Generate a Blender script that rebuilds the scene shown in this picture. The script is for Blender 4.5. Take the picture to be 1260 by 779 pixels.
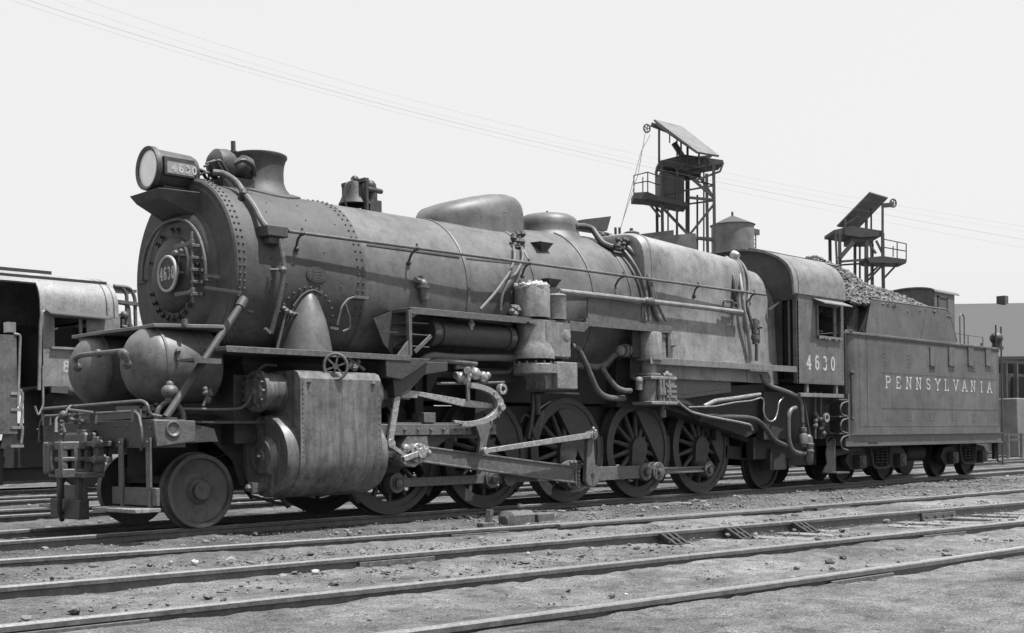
import bpy, math, random
from mathutils import Vector, Matrix, noise
random.seed(4630)
PI = math.pi
for o in list(bpy.data.objects): bpy.data.objects.remove(o)
C = bpy.context.scene.collection
S = bpy.context.scene
V = Vector

# ------------------------------------------------------------------ camera
F_, CX, CY, CZ, TH, Y0, RO = 1471.2354, -7.2133, -12.9411, 0.9463, 0.7769, 541.9427, -0.0137
cd = bpy.data.cameras.new('camera'); cam = bpy.data.objects.new('camera', cd); C.objects.link(cam)
fw = V((math.cos(TH), math.sin(TH), 0)); rt0 = V((math.sin(TH), -math.cos(TH), 0)); up0 = V((0, 0, 1))
a = -RO
rt = rt0*math.cos(a) - up0*math.sin(a); up = up0*math.cos(a) + rt0*math.sin(a)
cam.matrix_world = Matrix(((rt.x, up.x, -fw.x, CX), (rt.y, up.y, -fw.y, CY), (rt.z, up.z, -fw.z, CZ), (0, 0, 0, 1)))
cd.sensor_width = 36; cd.lens = F_/1260*36
ppx = 630-(Y0-389.5)*math.sin(RO); ppy = (Y0-389.5)*math.cos(RO)
cd.shift_x = -(ppx-630)/1260; cd.shift_y = ppy/1260
cd.clip_start = .1; cd.clip_end = 3000
S.camera = cam

# ------------------------------------------------------------------ light
w = bpy.data.worlds.new('World'); S.world = w; w.use_nodes = True
nt = w.node_tree; nt.nodes.clear()
SUN = V((-.16, .34, -1)).normalized()
sky = nt.nodes.new('ShaderNodeTexSky'); sky.sky_type = 'NISHITA'; sky.sun_disc = False
sky.sun_elevation = math.asin(-SUN.z); sky.sun_rotation = math.atan2(-SUN.x, -SUN.y)
sky.dust_density = 4; sky.air_density = 1.0
sp = nt.nodes.new('ShaderNodeSeparateColor')          # blue sensitive film: the sky registers by its blue light only
pw = nt.nodes.new('ShaderNodeMath'); pw.operation = 'POWER'; pw.inputs[1].default_value = .10
ml = nt.nodes.new('ShaderNodeMath'); ml.operation = 'MULTIPLY'; ml.inputs[1].default_value = 4.4
bg = nt.nodes.new('ShaderNodeBackground'); bg.inputs[1].default_value = .10
ow = nt.nodes.new('ShaderNodeOutputWorld')
nt.links.new(sky.outputs[0], sp.inputs[0]); nt.links.new(sp.outputs[2], pw.inputs[0]); nt.links.new(pw.outputs[0], ml.inputs[0])
nt.links.new(ml.outputs[0], bg.inputs[0]); nt.links.new(bg.outputs[0], ow.inputs[0])
sl = bpy.data.lights.new('sun', 'SUN'); sl.energy = 5.0; sl.angle = math.radians(.9); sl.color = (1, 1, 1)
so = bpy.data.objects.new('sun', sl); C.objects.link(so); so.rotation_euler = SUN.to_track_quat('-Z', 'Y').to_euler(); so.location = (0, -10, 40)
S.view_settings.view_transform = 'Standard'; S.view_settings.look = 'None'; S.view_settings.exposure = .8; S.view_settings.gamma = 1
S.view_settings.use_curve_mapping = False
S.render.engine = 'CYCLES'

# ------------------------------------------------------------------ measuring: a photo pixel cast onto a real plane of the scene
def ray(u, v):
    p, q = u-630, v-389.5
    u, v = 630+p*math.cos(-RO)-q*math.sin(-RO), 389.5+p*math.sin(-RO)+q*math.cos(-RO)
    r = (u-630)/F_; h = -(v-Y0)/F_
    return V((math.sin(TH)*r+math.cos(TH), -math.cos(TH)*r+math.sin(TH), h))
O = V((CX, CY, CZ))
def P(u, v, Y): d = ray(u, v); return O+d*((Y-CY)/d.y)
def PX(u, v, X): d = ray(u, v); return O+d*((X-CX)/d.x)
def PZ(u, v, Z): d = ray(u, v); return O+d*((Z-CZ)/d.z)
def PD(u, v, D): d = ray(u, v); return O+d*D           # at depth D along the view

# ------------------------------------------------------------------ materials
M = {}
def mat(name, base, rough=.6, metal=0, var=.35, scale=6, bump=.15, bscale=40, dust=0, streak=0, spec=.5, coat=0):
    m = bpy.data.materials.new(name); m.use_nodes = True; n = m.node_tree; N = n.nodes; L = n.links
    b = N['Principled BSDF']
    tc = N.new('ShaderNodeTexCoord')
    n1 = N.new('ShaderNodeTexNoise'); n1.inputs['Scale'].default_value = scale; n1.inputs['Detail'].default_value = 8; n1.inputs['Roughness'].default_value = .62
    L.new(tc.outputs['Object'], n1.inputs[0])
    mr = N.new('ShaderNodeMapRange'); mr.inputs[1].default_value = .3; mr.inputs[2].default_value = .7
    mr.inputs[3].default_value = base*(1-var); mr.inputs[4].default_value = base*(1+var)
    L.new(n1.outputs[0], mr.inputs[0]); val = mr.outputs[0]
    if bump:                                             # grit, scale and soot spots at two finer sizes
        for sc_, lo_, hi_, a_, b_ in ((46, .34, .66, .78, 1.22), (scale*3.3, .38, .5, .72, 1.0)):
            ng = N.new('ShaderNodeTexNoise'); ng.inputs['Scale'].default_value = sc_; ng.inputs['Detail'].default_value = 6; ng.inputs['Roughness'].default_value = .7; L.new(tc.outputs['Object'], ng.inputs[0])
            mg = N.new('ShaderNodeMapRange'); mg.inputs[1].default_value = lo_; mg.inputs[2].default_value = hi_; mg.inputs[3].default_value = a_; mg.inputs[4].default_value = b_; L.new(ng.outputs[0], mg.inputs[0])
            mq = N.new('ShaderNodeMath'); mq.operation = 'MULTIPLY'; L.new(val, mq.inputs[0]); L.new(mg.outputs[0], mq.inputs[1]); val = mq.outputs[0]
    if streak:                                           # rain and soot runs: noise stretched along the height
        mp = N.new('ShaderNodeMapping'); mp.inputs['Scale'].default_value = (9, 9, .7); L.new(tc.outputs['Object'], mp.inputs[0])
        n2 = N.new('ShaderNodeTexNoise'); n2.inputs['Scale'].default_value = 1.6; n2.inputs['Detail'].default_value = 7; n2.inputs['Roughness'].default_value = .6
        L.new(mp.outputs[0], n2.inputs[0])
        m2 = N.new('ShaderNodeMapRange'); m2.inputs[1].default_value = .3; m2.inputs[2].default_value = .72; m2.inputs[3].default_value = 1-streak; m2.inputs[4].default_value = 1+streak
        L.new(n2.outputs[0], m2.inputs[0])
        mm = N.new('ShaderNodeMath'); mm.operation = 'MULTIPLY'; L.new(val, mm.inputs[0]); L.new(m2.outputs[0], mm.inputs[1]); val = mm.outputs[0]
    if dust:                                             # dust lying on faces that look up
        g = N.new('ShaderNodeNewGeometry'); sx = N.new('ShaderNodeSeparateXYZ'); L.new(g.outputs['Normal'], sx.inputs[0])
        n3 = N.new('ShaderNodeTexNoise'); n3.inputs['Scale'].default_value = 3.1; n3.inputs['Detail'].default_value = 6; L.new(tc.outputs['Object'], n3.inputs[0])
        ad = N.new('ShaderNodeMath'); ad.operation = 'ADD'; L.new(sx.outputs[2], ad.inputs[0]); L.new(n3.outputs[0], ad.inputs[1])
        m3 = N.new('ShaderNodeMapRange'); m3.inputs[1].default_value = .7; m3.inputs[2].default_value = 1.6; m3.inputs[3].default_value = 0; m3.inputs[4].default_value = dust
        L.new(ad.outputs[0], m3.inputs[0])
        aa = N.new('ShaderNodeMath'); aa.operation = 'ADD'; L.new(val, aa.inputs[0]); L.new(m3.outputs[0], aa.inputs[1]); val = aa.outputs[0]
    cb = N.new('ShaderNodeCombineColor')
    for i in range(3): L.new(val, cb.inputs[i])
    L.new(cb.outputs[0], b.inputs['Base Color'])
    rr = N.new('ShaderNodeMapRange'); rr.inputs[3].default_value = max(0, rough-.12); rr.inputs[4].default_value = min(1, rough+.15)
    L.new(n1.outputs[0], rr.inputs[0]); L.new(rr.outputs[0], b.inputs['Roughness'])
    b.inputs['Metallic'].default_value = metal; b.inputs['Specular IOR Level'].default_value = spec
    if bump:
        nb = N.new('ShaderNodeTexNoise'); nb.inputs['Scale'].default_value = bscale; nb.inputs['Detail'].default_value = 5; L.new(tc.outputs['Object'], nb.inputs[0])
        bp = N.new('ShaderNodeBump'); bp.inputs['Strength'].default_value = bump; bp.inputs['Distance'].default_value = .02
        L.new(nb.outputs[0], bp.inputs['Height']); L.new(bp.outputs[0], b.inputs['Normal'])
    M[name] = m; return m
mat('jacket', 0.077, .5, streak=0.12, dust=0.02, scale=2.2, bump=.06, bscale=9)
mat('smokebox', 0.043, .62, dust=0.015, streak=0.1, scale=3, bump=.1, bscale=20)
mat('firebox', 0.165, .5, streak=0.14, dust=0.03, scale=2, bump=.05, bscale=8)
mat('black_iron', 0.034, .55, dust=0.025, scale=12, bump=.2)
mat('soot_iron', 0.018, .7, scale=9, bump=.25)
mat('grey_iron', 0.075, .5, dust=0.04, scale=12, bump=.15)
mat('worn_steel', 0.26, .38, metal=.4, var=.45, scale=25, bump=.1)
mat('rod_steel', 0.085, .45, var=.4, dust=0.03, scale=18, bump=.1)
mat('cyl_jacket', 0.1, .42, streak=0.55, dust=0.02, scale=2.4, bump=.05, bscale=7)
mat('pump_iron', 0.145, .55, dust=0.03, streak=0.2, scale=8, bump=.15)
mat('lagging', 0.4, .9, scale=20, bump=.8, bscale=30)
mat('cab_paint', 0.082, .5, streak=0.14, dust=0.04, scale=3, bump=.05, bscale=12)
mat('tender_paint', 0.07, .48, streak=0.16, dust=0.03, scale=1.6, bump=.08, bscale=5)
mat('roof_paint', 0.125, .6, streak=0.06, dust=0.03, scale=3, bump=.06)
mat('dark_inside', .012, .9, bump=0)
mat('letter_paint', 0.32, .6, var=.3, scale=14, bump=0)
mat('plate_rim', .28, .5, bump=0)
mat('glass_white', .75, .15, var=.1, bump=0, spec=.8)
mat('mirror', .8, .08, metal=1, var=.05, bump=0)
mat('panel_glass', .2, .2, var=.2, bump=0)
mat('rail_steel', 0.09, .45, var=.35, scale=10, bump=.1, dust=0.03)
mat('rail_head', 0.6, .28, metal=.75, var=.2, scale=30, bump=.05)
mat('plate_rust', 0.075, .75, scale=20, bump=.3, dust=0.02)
mat('old_wood', 0.17, .9, var=.4, scale=15, bump=.5, bscale=30)
mat('coal', 0.035, .55, var=.7, scale=30, bump=.3, dust=0.08, spec=.35)
mat('cinder_stone', 0.15, .9, var=.5, scale=4, bump=.4)
mat('pale_stone', 0.33, .9, var=.2, scale=8, bump=.3)
mat('tower_steel', 0.05, .7, scale=2, bump=0)
mat('tower_roof', 0.12, .7, scale=1.5, bump=0, streak=0.1)
mat('tank_paint', 0.12, .6, scale=1, bump=0, streak=.2)
mat('wall_brick', 0.14, .9, scale=2, bump=0, streak=.15)
mat('slate_roof', 0.058, .9, var=.08, scale=1.2, bump=0, streak=.06)
mat('bg_cab', 0.16, .55, streak=0.1, dust=0.06, scale=2, bump=.04)
mat('wire', .06, .6, bump=0)
mat('hose', .03, .7, bump=.1)

def ground_material():
    m = bpy.data.materials.new('cinder_ground'); m.use_nodes = True; n = m.node_tree; N = n.nodes; L = n.links; b = N['Principled BSDF']
    tc = N.new('ShaderNodeTexCoord')
    def noi(s, d=8, r=.6):
        x = N.new('ShaderNodeTexNoise'); x.inputs['Scale'].default_value = s; x.inputs['Detail'].default_value = d; x.inputs['Roughness'].default_value = r
        L.new(tc.outputs['Object'], x.inputs[0]); return x.outputs[0]
    big, mid, fine = noi(.5, 8, .65), noi(2.6, 12, .75), noi(62, 8, .8)
    def rng(s, a0, a1, b0, b1):
        x = N.new('ShaderNodeMapRange'); L.new(s, x.inputs[0])
        for i, k in enumerate((a0, a1, b0, b1)): x.inputs[i+1].default_value = k
        return x.outputs[0]
    def mul(p, q):
        x = N.new('ShaderNodeMath'); x.operation = 'MULTIPLY'; L.new(p, x.inputs[0]); L.new(q, x.inputs[1]); return x.outputs[0]
    v = mul(mul(rng(big, .35, .65, .115, .255), rng(mid, .36, .64, .62, 1.32)), rng(fine, .34, .66, .3, 1.75))
    clod = noi(9, 6, .7); v = mul(v, rng(clod, .36, .5, .62, 1.0))
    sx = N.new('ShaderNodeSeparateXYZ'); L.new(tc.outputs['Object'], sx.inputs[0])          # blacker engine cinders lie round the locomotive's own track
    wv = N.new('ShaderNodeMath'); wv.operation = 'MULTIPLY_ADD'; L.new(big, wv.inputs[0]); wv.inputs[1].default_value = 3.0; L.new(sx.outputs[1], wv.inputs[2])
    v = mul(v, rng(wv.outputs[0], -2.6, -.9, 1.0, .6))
    vo = N.new('ShaderNodeTexVoronoi'); vo.inputs['Scale'].default_value = 52; L.new(tc.outputs['Object'], vo.inputs[0])
    cb = N.new('ShaderNodeCombineColor')
    for i in range(3): L.new(v, cb.inputs[i])
    L.new(cb.outputs[0], b.inputs['Base Color']); b.inputs['Roughness'].default_value = .95; b.inputs['Specular IOR Level'].default_value = .15
    h = N.new('ShaderNodeMath'); h.operation = 'MULTIPLY_ADD'; L.new(vo.outputs['Distance'], h.inputs[0]); h.inputs[1].default_value = -.7; L.new(fine, h.inputs[2])
    bp = N.new('ShaderNodeBump'); bp.inputs['Strength'].default_value = .9; bp.inputs['Distance'].default_value = .03
    L.new(h.outputs[0], bp.inputs['Height']); L.new(bp.outputs[0], b.inputs['Normal'])
    M['ground'] = m
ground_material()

# ------------------------------------------------------------------ mesh collector
class MB:
    def __init__(s): s.v = []; s.f = []
    def add(s, vs, fs):
        k = len(s.v); s.v += [tuple(x) for x in vs]; s.f += [tuple(i+k for i in f) for f in fs]; return s
    def box(s, lo, hi):
        x0, y0, z0 = [min(lo[i], hi[i]) for i in range(3)]; x1, y1, z1 = [max(lo[i], hi[i]) for i in range(3)]
        return s.add([(x0,y0,z0),(x1,y0,z0),(x1,y1,z0),(x0,y1,z0),(x0,y0,z1),(x1,y0,z1),(x1,y1,z1),(x0,y1,z1)],
                     [(0,3,2,1),(4,5,6,7),(0,1,5,4),(1,2,6,5),(2,3,7,6),(3,0,4,7)])
    def bar(s, a, b, w, h, upv=(0,0,1)):                  # rectangular bar: w across, h along upv
        a = V(a); b = V(b); d = (b-a).normalized(); upv = V(upv)
        sd = d.cross(upv)
        if sd.length < 1e-4: sd = d.cross(V((1,0,0)))
        sd.normalize(); uu = sd.cross(d).normalized(); vs = []
        for p in (a, b):
            for i, j in ((-1,-1),(1,-1),(1,1),(-1,1)): vs.append(p+sd*(i*w/2)+uu*(j*h/2))
        return s.add(vs, [(0,1,2,3),(7,6,5,4),(0,4,5,1),(1,5,6,2),(2,6,7,3),(3,7,4,0)])
    def prism(s, pts, ax, t0, t1):                        # polygon in the plane normal to axis ax, thickened from t0 to t1
        n = len(pts); o = {0:(1,2),1:(0,2),2:(0,1)}[ax]; vs = []
        for t in (t0, t1):
            for p in pts:
                q = [0,0,0]; q[ax] = t; q[o[0]] = p[0]; q[o[1]] = p[1]; vs.append(q)
        return s.add(vs, [tuple(range(n))[::-1], tuple(range(n, 2*n))]+[(i, (i+1)%n, n+(i+1)%n, n+i) for i in range(n)])
    def lathe(s, a, b, prof, n=24, closed=True):          # prof: (distance along a->b, radius)
        a = V(a); b = V(b); d = (b-a).normalized(); t = V((0,0,1)) if abs(d.z) < .9 else V((1,0,0))
        e1 = d.cross(t).normalized(); e2 = d.cross(e1); vs = []; fs = []
        for (k, r) in prof:
            for i in range(n):
                q = 2*PI*i/n; vs.append(a+d*k+e1*(r*math.cos(q))+e2*(r*math.sin(q)))
        m = len(prof)
        for j in range(m-1):
            for i in range(n): i2 = (i+1)%n; fs.append((j*n+i, j*n+i2, (j+1)*n+i2, (j+1)*n+i))
        if closed: fs.append(tuple(range(n))[::-1]); fs.append(tuple((m-1)*n+i for i in range(n)))
        return s.add(vs, fs)
    def cyl(s, a, b, r, r2=None, n=20):
        a = V(a); b = V(b); return s.lathe(a, b, [(0, r), ((b-a).length, r if r2 is None else r2)], n)
    def sph(s, c, r, n=10, sc=(1,1,1)):
        vs = [(c[0], c[1], c[2]-r*sc[2])]; fs = []; m = n//2
        for j in range(1, m):
            ph = -PI/2+PI*j/m
            for i in range(n): q = 2*PI*i/n; vs.append((c[0]+r*sc[0]*math.cos(ph)*math.cos(q), c[1]+r*sc[1]*math.cos(ph)*math.sin(q), c[2]+r*sc[2]*math.sin(ph)))
        vs.append((c[0], c[1], c[2]+r*sc[2])); T = len(vs)-1
        for i in range(n):
            fs.append((0, 1+(i+1)%n, 1+i)); fs.append((T, 1+(m-2)*n+i, 1+(m-2)*n+(i+1)%n))
            for j in range(m-2): fs.append((1+j*n+i, 1+j*n+(i+1)%n, 1+(j+1)*n+(i+1)%n, 1+(j+1)*n+i))
        return s.add(vs, fs)
    def tube(s, pts, r, n=10, rnd=None):                  # pipe with rounded bends
        pts = [V(p) for p in pts]
        if rnd is None: rnd = 3*r
        if len(pts) > 2:
            q = [pts[0]]
            for i in range(1, len(pts)-1):
                p0, p1, p2 = pts[i-1], pts[i], pts[i+1]
                k = min(rnd, (p1-p0).length*.45, (p2-p1).length*.45)
                A = p1+(p0-p1).normalized()*k; B = p1+(p2-p1).normalized()*k
                for t in (0, .25, .5, .75, 1): q.append(A*(1-t)**2+p1*(2*t*(1-t))+B*t*t)
            q.append(pts[-1]); pts = q
        T = []
        for i in range(len(pts)):
            d = pts[min(i+1, len(pts)-1)]-pts[max(i-1, 0)]; T.append(d.normalized())
        e = T[0].cross(V((0,0,1)));
        if e.length < 1e-3: e = T[0].cross(V((1,0,0)))
        e.normalize(); vs = []; fs = []
        for i, p in enumerate(pts):
            e = (e-T[i]*e.dot(T[i])).normalized(); g = T[i].cross(e)
            for k in range(n): q = 2*PI*k/n; vs.append(p+e*(r*math.cos(q))+g*(r*math.sin(q)))
        for i in range(len(pts)-1):
            for k in range(n): k2 = (k+1)%n; fs.append((i*n+k, i*n+k2, (i+1)*n+k2, (i+1)*n+k))
        fs.append(tuple(range(n))[::-1]); fs.append(tuple((len(pts)-1)*n+k for k in range(n)))
        return s.add(vs, fs)
    def rivet(s, p, nrm, r=.014, h=.012):
        p = V(p); nrm = V(nrm).normalized(); return s.lathe(p-nrm*.004, p+nrm, [(0, r), (.004+h*.6, r*.85), (.004+h, r*.4)], 6)
    def loft(s, secs, cap=True):                          # list of equally long closed sections
        n = len(secs[0]); vs = [p for q in secs for p in q]; fs = []
        for j in range(len(secs)-1):
            for i in range(n): i2 = (i+1)%n; fs.append((j*n+i, j*n+i2, (j+1)*n+i2, (j+1)*n+i))
        if cap: fs.append(tuple(range(n))[::-1]); fs.append(tuple((len(secs)-1)*n+i for i in range(n)))
        return s.add(vs, fs)
    def build(s, name, m, parent=None, ang=35, bevel=0, label=None, recenter=False):
        me = bpy.data.meshes.new(name); me.from_pydata(s.v, [], s.f)
        import bmesh
        bm = bmesh.new(); bm.from_mesh(me); bmesh.ops.recalc_face_normals(bm, faces=bm.faces); bm.to_mesh(me); bm.free()
        me.polygons.foreach_set('use_smooth', [True]*len(me.polygons)); me.update()
        me.set_sharp_from_angle(angle=math.radians(ang))
        ms = m if isinstance(m, (list, tuple)) else [m]
        for k in ms: me.materials.append(M[k])
        o = bpy.data.objects.new(name, me); C.objects.link(o)
        if parent is not None:
            o.parent = parent; off = V((0,0,0)); q = parent
            while q is not None: off += q.location; q = q.parent
            if off.length: me.transform(Matrix.Translation(-off))
        if bevel:
            b = o.modifiers.new('bevel', 'BEVEL'); b.width = bevel; b.segments = 2; b.limit_method = 'ANGLE'; b.angle_limit = math.radians(40)
        if label: o['label'] = label
        return o
def empty(name, loc, label, cat, group=None):
    o = bpy.data.objects.new(name, None); C.objects.link(o); o.location = loc; o.empty_display_size = .3
    o['label'] = label; o['category'] = cat
    if group: o['group'] = group
    return o
def tag(o, label, cat, group=None):
    o['label'] = label; o['category'] = cat
    if group: o['group'] = group
    return o
def struct(o, kind='structure'): o['kind'] = kind; return o
def kids(o): return [x for x in bpy.data.objects if x.parent == o]
def copy_tree(o, parent=None):
    c = o.copy(); C.objects.link(c); c.parent = parent
    for ch in kids(o): copy_tree(ch, c)
    return c

# stroke lettering, as raised paint
def arc(cx, cy, rx, ry, a0, a1, n=9):
    return [(cx+rx*math.cos(math.radians(a0+(a1-a0)*i/n)), cy+ry*math.sin(math.radians(a0+(a1-a0)*i/n))) for i in range(n+1)]
G = {
 'P': ([[(.18,0),(.18,1)], [(.18,1),(.55,1)]+arc(.55,.74,.3,.26,90,-90)+[(.18,.48)]], [(.18,0),(.18,1)]),
 'E': ([[(.18,0),(.18,1)], [(.18,1),(.8,1),(.8,.8)], [(.18,.5),(.6,.5)], [(.18,0),(.84,0),(.84,.22)]], [(.18,0)]),
 'N': ([[(.16,0),(.16,1)], [(.16,1),(.84,0)], [(.84,0),(.84,1)]], [(.16,0),(.84,1),(.16,1)]),
 'S': ([[(.82,.78)]+arc(.5,.74,.3,.26,20,270)+arc(.5,.25,.32,.25,90,-160)+[(.17,.22)]], []),
 'Y': ([[(.08,1),(.5,.5)], [(.92,1),(.5,.5)], [(.5,.5),(.5,0)]], [(.5,0),(.08,1),(.92,1)]),
 'L': ([[(.2,0),(.2,1)], [(.2,0),(.84,0),(.84,.25)]], [(.2,1),(.2,0)]),
 'V': ([[(.08,1),(.5,0)], [(.92,1),(.5,0)]], [(.08,1),(.92,1)]),
 'A': ([[(.5,1),(.08,0)], [(.5,1),(.92,0)], [(.24,.34),(.76,.34)]], [(.08,0),(.92,0)]),
 'I': ([[(.5,0),(.5,1)]], [(.5,0),(.5,1)]),
 '4': ([[(.66,0),(.66,1)], [(.66,1),(.1,.3)], [(.1,.3),(.9,.3)]], [(.66,0)]),
 '6': ([arc(.52,.3,.33,.3,0,360,14), [(.78,.86)]+arc(.55,.6,.36,.4,60,180)+[(.19,.32)]], []),
 '3': ([arc(.46,.74,.3,.26,150,-90)+arc(.46,.26,.36,.27,90,-150)], []),
 '0': ([arc(.5,.5,.34,.5,0,360,18)], []),
 '8': ([arc(.5,.76,.27,.24,0,360,12), arc(.5,.27,.34,.27,0,360,12)], []),
}
def lettering(mb, text, org, du, dv, nrm, h, wd, gap, st, th=.004, serif=True):
    org = V(org); du = V(du).normalized(); dv = V(dv).normalized(); nrm = V(nrm).normalized(); lift = 0
    for i, ch in enumerate(text):
        if ch == ' ': continue
        strokes, ser = G[ch]; base = org+du*(i*(wd+gap)); L = [list(s_) for s_ in strokes]
        if serif:
            for (x, y) in ser: L.append([(x-.16, y), (x+.16, y)])
        for s_ in L:
            lift += .00006
            pts = [V((x*wd, y*h)) for x, y in s_]; vs = []
            for k, p in enumerate(pts):
                d = (pts[min(k+1, len(pts)-1)]-pts[max(k-1, 0)]).normalized(); n2 = V((-d.y, d.x))
                w_ = st/2
                e = d*(st*.4 if k == len(pts)-1 else (-st*.4 if k == 0 else 0))
                if len(s_) > 6: e *= 0
                for sg in (-1, 1):
                    q = p+n2*(sg*w_)+e
                    for z in (-.003, th+lift): vs.append(base+du*q.x+dv*q.y+nrm*z)
            fs = []
            for k in range(len(pts)-1):
                b0 = k*4; fs += [(b0+1, b0+3, b0+7, b0+5), (b0+0, b0+1, b0+5, b0+4), (b0+3, b0+2, b0+6, b0+7)]
            fs += [(0, 2, 3, 1), tuple(len(vs)-4+j for j in (0, 1, 3, 2))]
            mb.add(vs, fs)
    return mb
GZ = -.098                                                # ground level below the rail heads
# ================================================================== SETTING
import numpy as np
R1 = [(0,688.3),(200,675.7),(420,660.5),(653,647.3),(840,632.2),(1017,620.7),(1260,601.7)]
R2 = [(0,721.7),(210,705),(420,686),(630,668.3),(840,650.5),(1027,638.3),(1260,616.7)]
R3 = [(0,770),(200,748.3),(420,725),(620,706.7),(840,681.7),(1047,662.7),(1260,640)]
R4 = [(473,779),(653,755),(840,730),(1047,703.3),(1260,672.3)]
def rail_curve(px, x0=-12, x1=60, step=1.0, deg=2):
    pts = [PZ(u, v, 0) for u, v in px]; X = [p.x for p in pts]; Y = [p.y for p in pts]
    c = np.polyfit(X, Y, deg); a0, a1 = min(X), max(X); out = []
    f = np.poly1d(c); g = f.deriv(); x = x0
    while x <= x1+1e-6:
        y = f(a0)+g(a0)*(x-a0) if x < a0 else (f(a1)+g(a1)*(x-a1) if x > a1 else f(x))
        out.append(V((x, float(y), 0))); x += step
    return out
RC = [rail_curve(r) for r in (R1, R2, R3, R4)]
def yat(cur, x):
    for p, q in zip(cur[:-1], cur[1:]):
        if p.x <= x <= q.x: return p.y+(q.y-p.y)*(x-p.x)/(q.x-p.x)
    return cur[0].y if x < cur[0].x else cur[-1].y
def axis(lo, hi, st, far_lo, far_hi):
    a = list(np.arange(lo, hi, st)); s_ = st; x = lo; L = []
    while x > far_lo: s_ *= 1.22; x -= s_; L.append(max(x, far_lo))
    s_ = st; x = a[-1]; Rr = []
    while x < far_hi: s_ *= 1.22; x += s_; Rr.append(min(x, far_hi))
    return L[::-1]+a+Rr
xs = axis(-7, 24, .085, -1500, 1900); ys = axis(-11, 3, .075, -1500, 1900)
gv = []
for y in ys:
    for x in xs:
        z = GZ
        if abs(x) < 60 and abs(y) < 60:
            z += .034*noise.noise(V((x*.5, y*.9, 0)))+.020*noise.noise(V((x*1.7, y*2.1, 3)))+.014*noise.noise(V((x*5.5, y*5.5, 7)))+.013*noise.noise(V((x*12, y*12, 9)))
            if y < 3 and x > -9:
                d = [y-yat(c_, x) for c_ in RC]
                if d[3] < -.12: z += min(.05, (-d[3]-.12)*.12)          # made-up ground on the near side of the nearest rail
                if -.9 < d[1] < .1 and 2.2 < x < 10.2: z -= .055*math.sin(PI*(x-2.2)/8)**.4
                for q in (d[0], d[2], d[3]): z += .034*math.exp(-(q/.4)**2)
                for q in d: z = min(z, -.048) if abs(q) < .2 else z
        gv.append((x, y, z))
nx, ny = len(xs), len(ys)
g = MB(); g.add(gv, [(j*nx+i, j*nx+i+1, (j+1)*nx+i+1, (j+1)*nx+i) for j in range(ny-1) for i in range(nx-1)])
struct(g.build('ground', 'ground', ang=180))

RAILP = [(-.07,-.172),(.07,-.172),(.07,-.158),(.012,-.143),(.010,-.045),(.036,-.036),(.0375,-.008),(.028,0),(-.028,0),(-.0375,-.008),(-.036,-.036),(-.010,-.045),(-.012,-.143),(-.07,-.158)]
def rail_mb(cur, mb=None):
    mb = mb or MB(); secs = []
    for i, p in enumerate(cur):
        d = (cur[min(i+1, len(cur)-1)]-cur[max(i-1, 0)]).normalized(); n_ = V((-d.y, d.x, 0))
        secs.append([p+n_*a_+V((0,0,b_)) for a_, b_ in RAILP])
    return mb.loft(secs)
def head_mb(cur):                                        # polished running band, a skin 1 mm proud of the head
    mb = MB(); vs = []
    for i, p in enumerate(cur):
        d = (cur[min(i+1, len(cur)-1)]-cur[max(i-1, 0)]).normalized(); n_ = V((-d.y, d.x, 0))
        vs += [p+n_*.027+V((0,0,-.004)), p+n_*.025+V((0,0,.0012)), p-n_*.025+V((0,0,.0012)), p-n_*.027+V((0,0,-.004))]
    fs = []
    for i in range(len(cur)-1):
        for k in range(3): fs.append((i*4+k, i*4+k+1, i*4+4+k+1, i*4+4+k))
    return mb.add(vs, fs)
def joint_bar(parent, cur, x, side=-1, ln=.75):
    y = yat(cur, x); y2 = yat(cur, x+ln); mb = MB(); d = V((ln, y2-y, 0)).normalized(); n_ = V((-d.y, d.x, 0))*side
    a_ = V((x, y, 0)); b_ = V((x+ln, y2, 0))
    mb.bar(a_+n_*.032+V((0,0,-.088)), b_+n_*.032+V((0,0,-.088)), .03, .085); mb.bar(a_+n_*.058+V((0,0,-.132)), b_+n_*.058+V((0,0,-.132)), .05, .022)
    j = mb.build('joint_bar', 'plate_rust', parent, bevel=.004)
    for k in range(4):
        p = a_+(b_-a_)*((k+.5)/4)+n_*.046+V((0,0,-.085)); MB().cyl(p, p+n_*.03, .018, n=6).build('bolt', 'plate_rust', j)
def sleepers(parent, c1, c2, x0, x1, ztop=-.105, pitch=.56):
    x = x0; k = 0
    while x < x1 and k < 90:
        y1 = yat(c1, x); y2 = yat(c2, x); ya, yb = max(y1, y2)+.45, min(y1, y2)-.45; z = ztop+random.uniform(-.03, .012); sk = random.uniform(-.04, .04)
        MB().bar((x+sk, ya, z-.08), (x-sk, yb+random.uniform(-.08, .08), z-.08+random.uniform(-.01, .01)), .21+random.uniform(-.02, .02), .16).build('sleeper', 'old_wood', parent, bevel=.012)
        x += pitch+random.uniform(-.04, .04); k += 1
def straight(y, x0=-14, x1=140): return [V((x, y, 0)) for x in range(int(x0), int(x1)+1, 6)]

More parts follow.
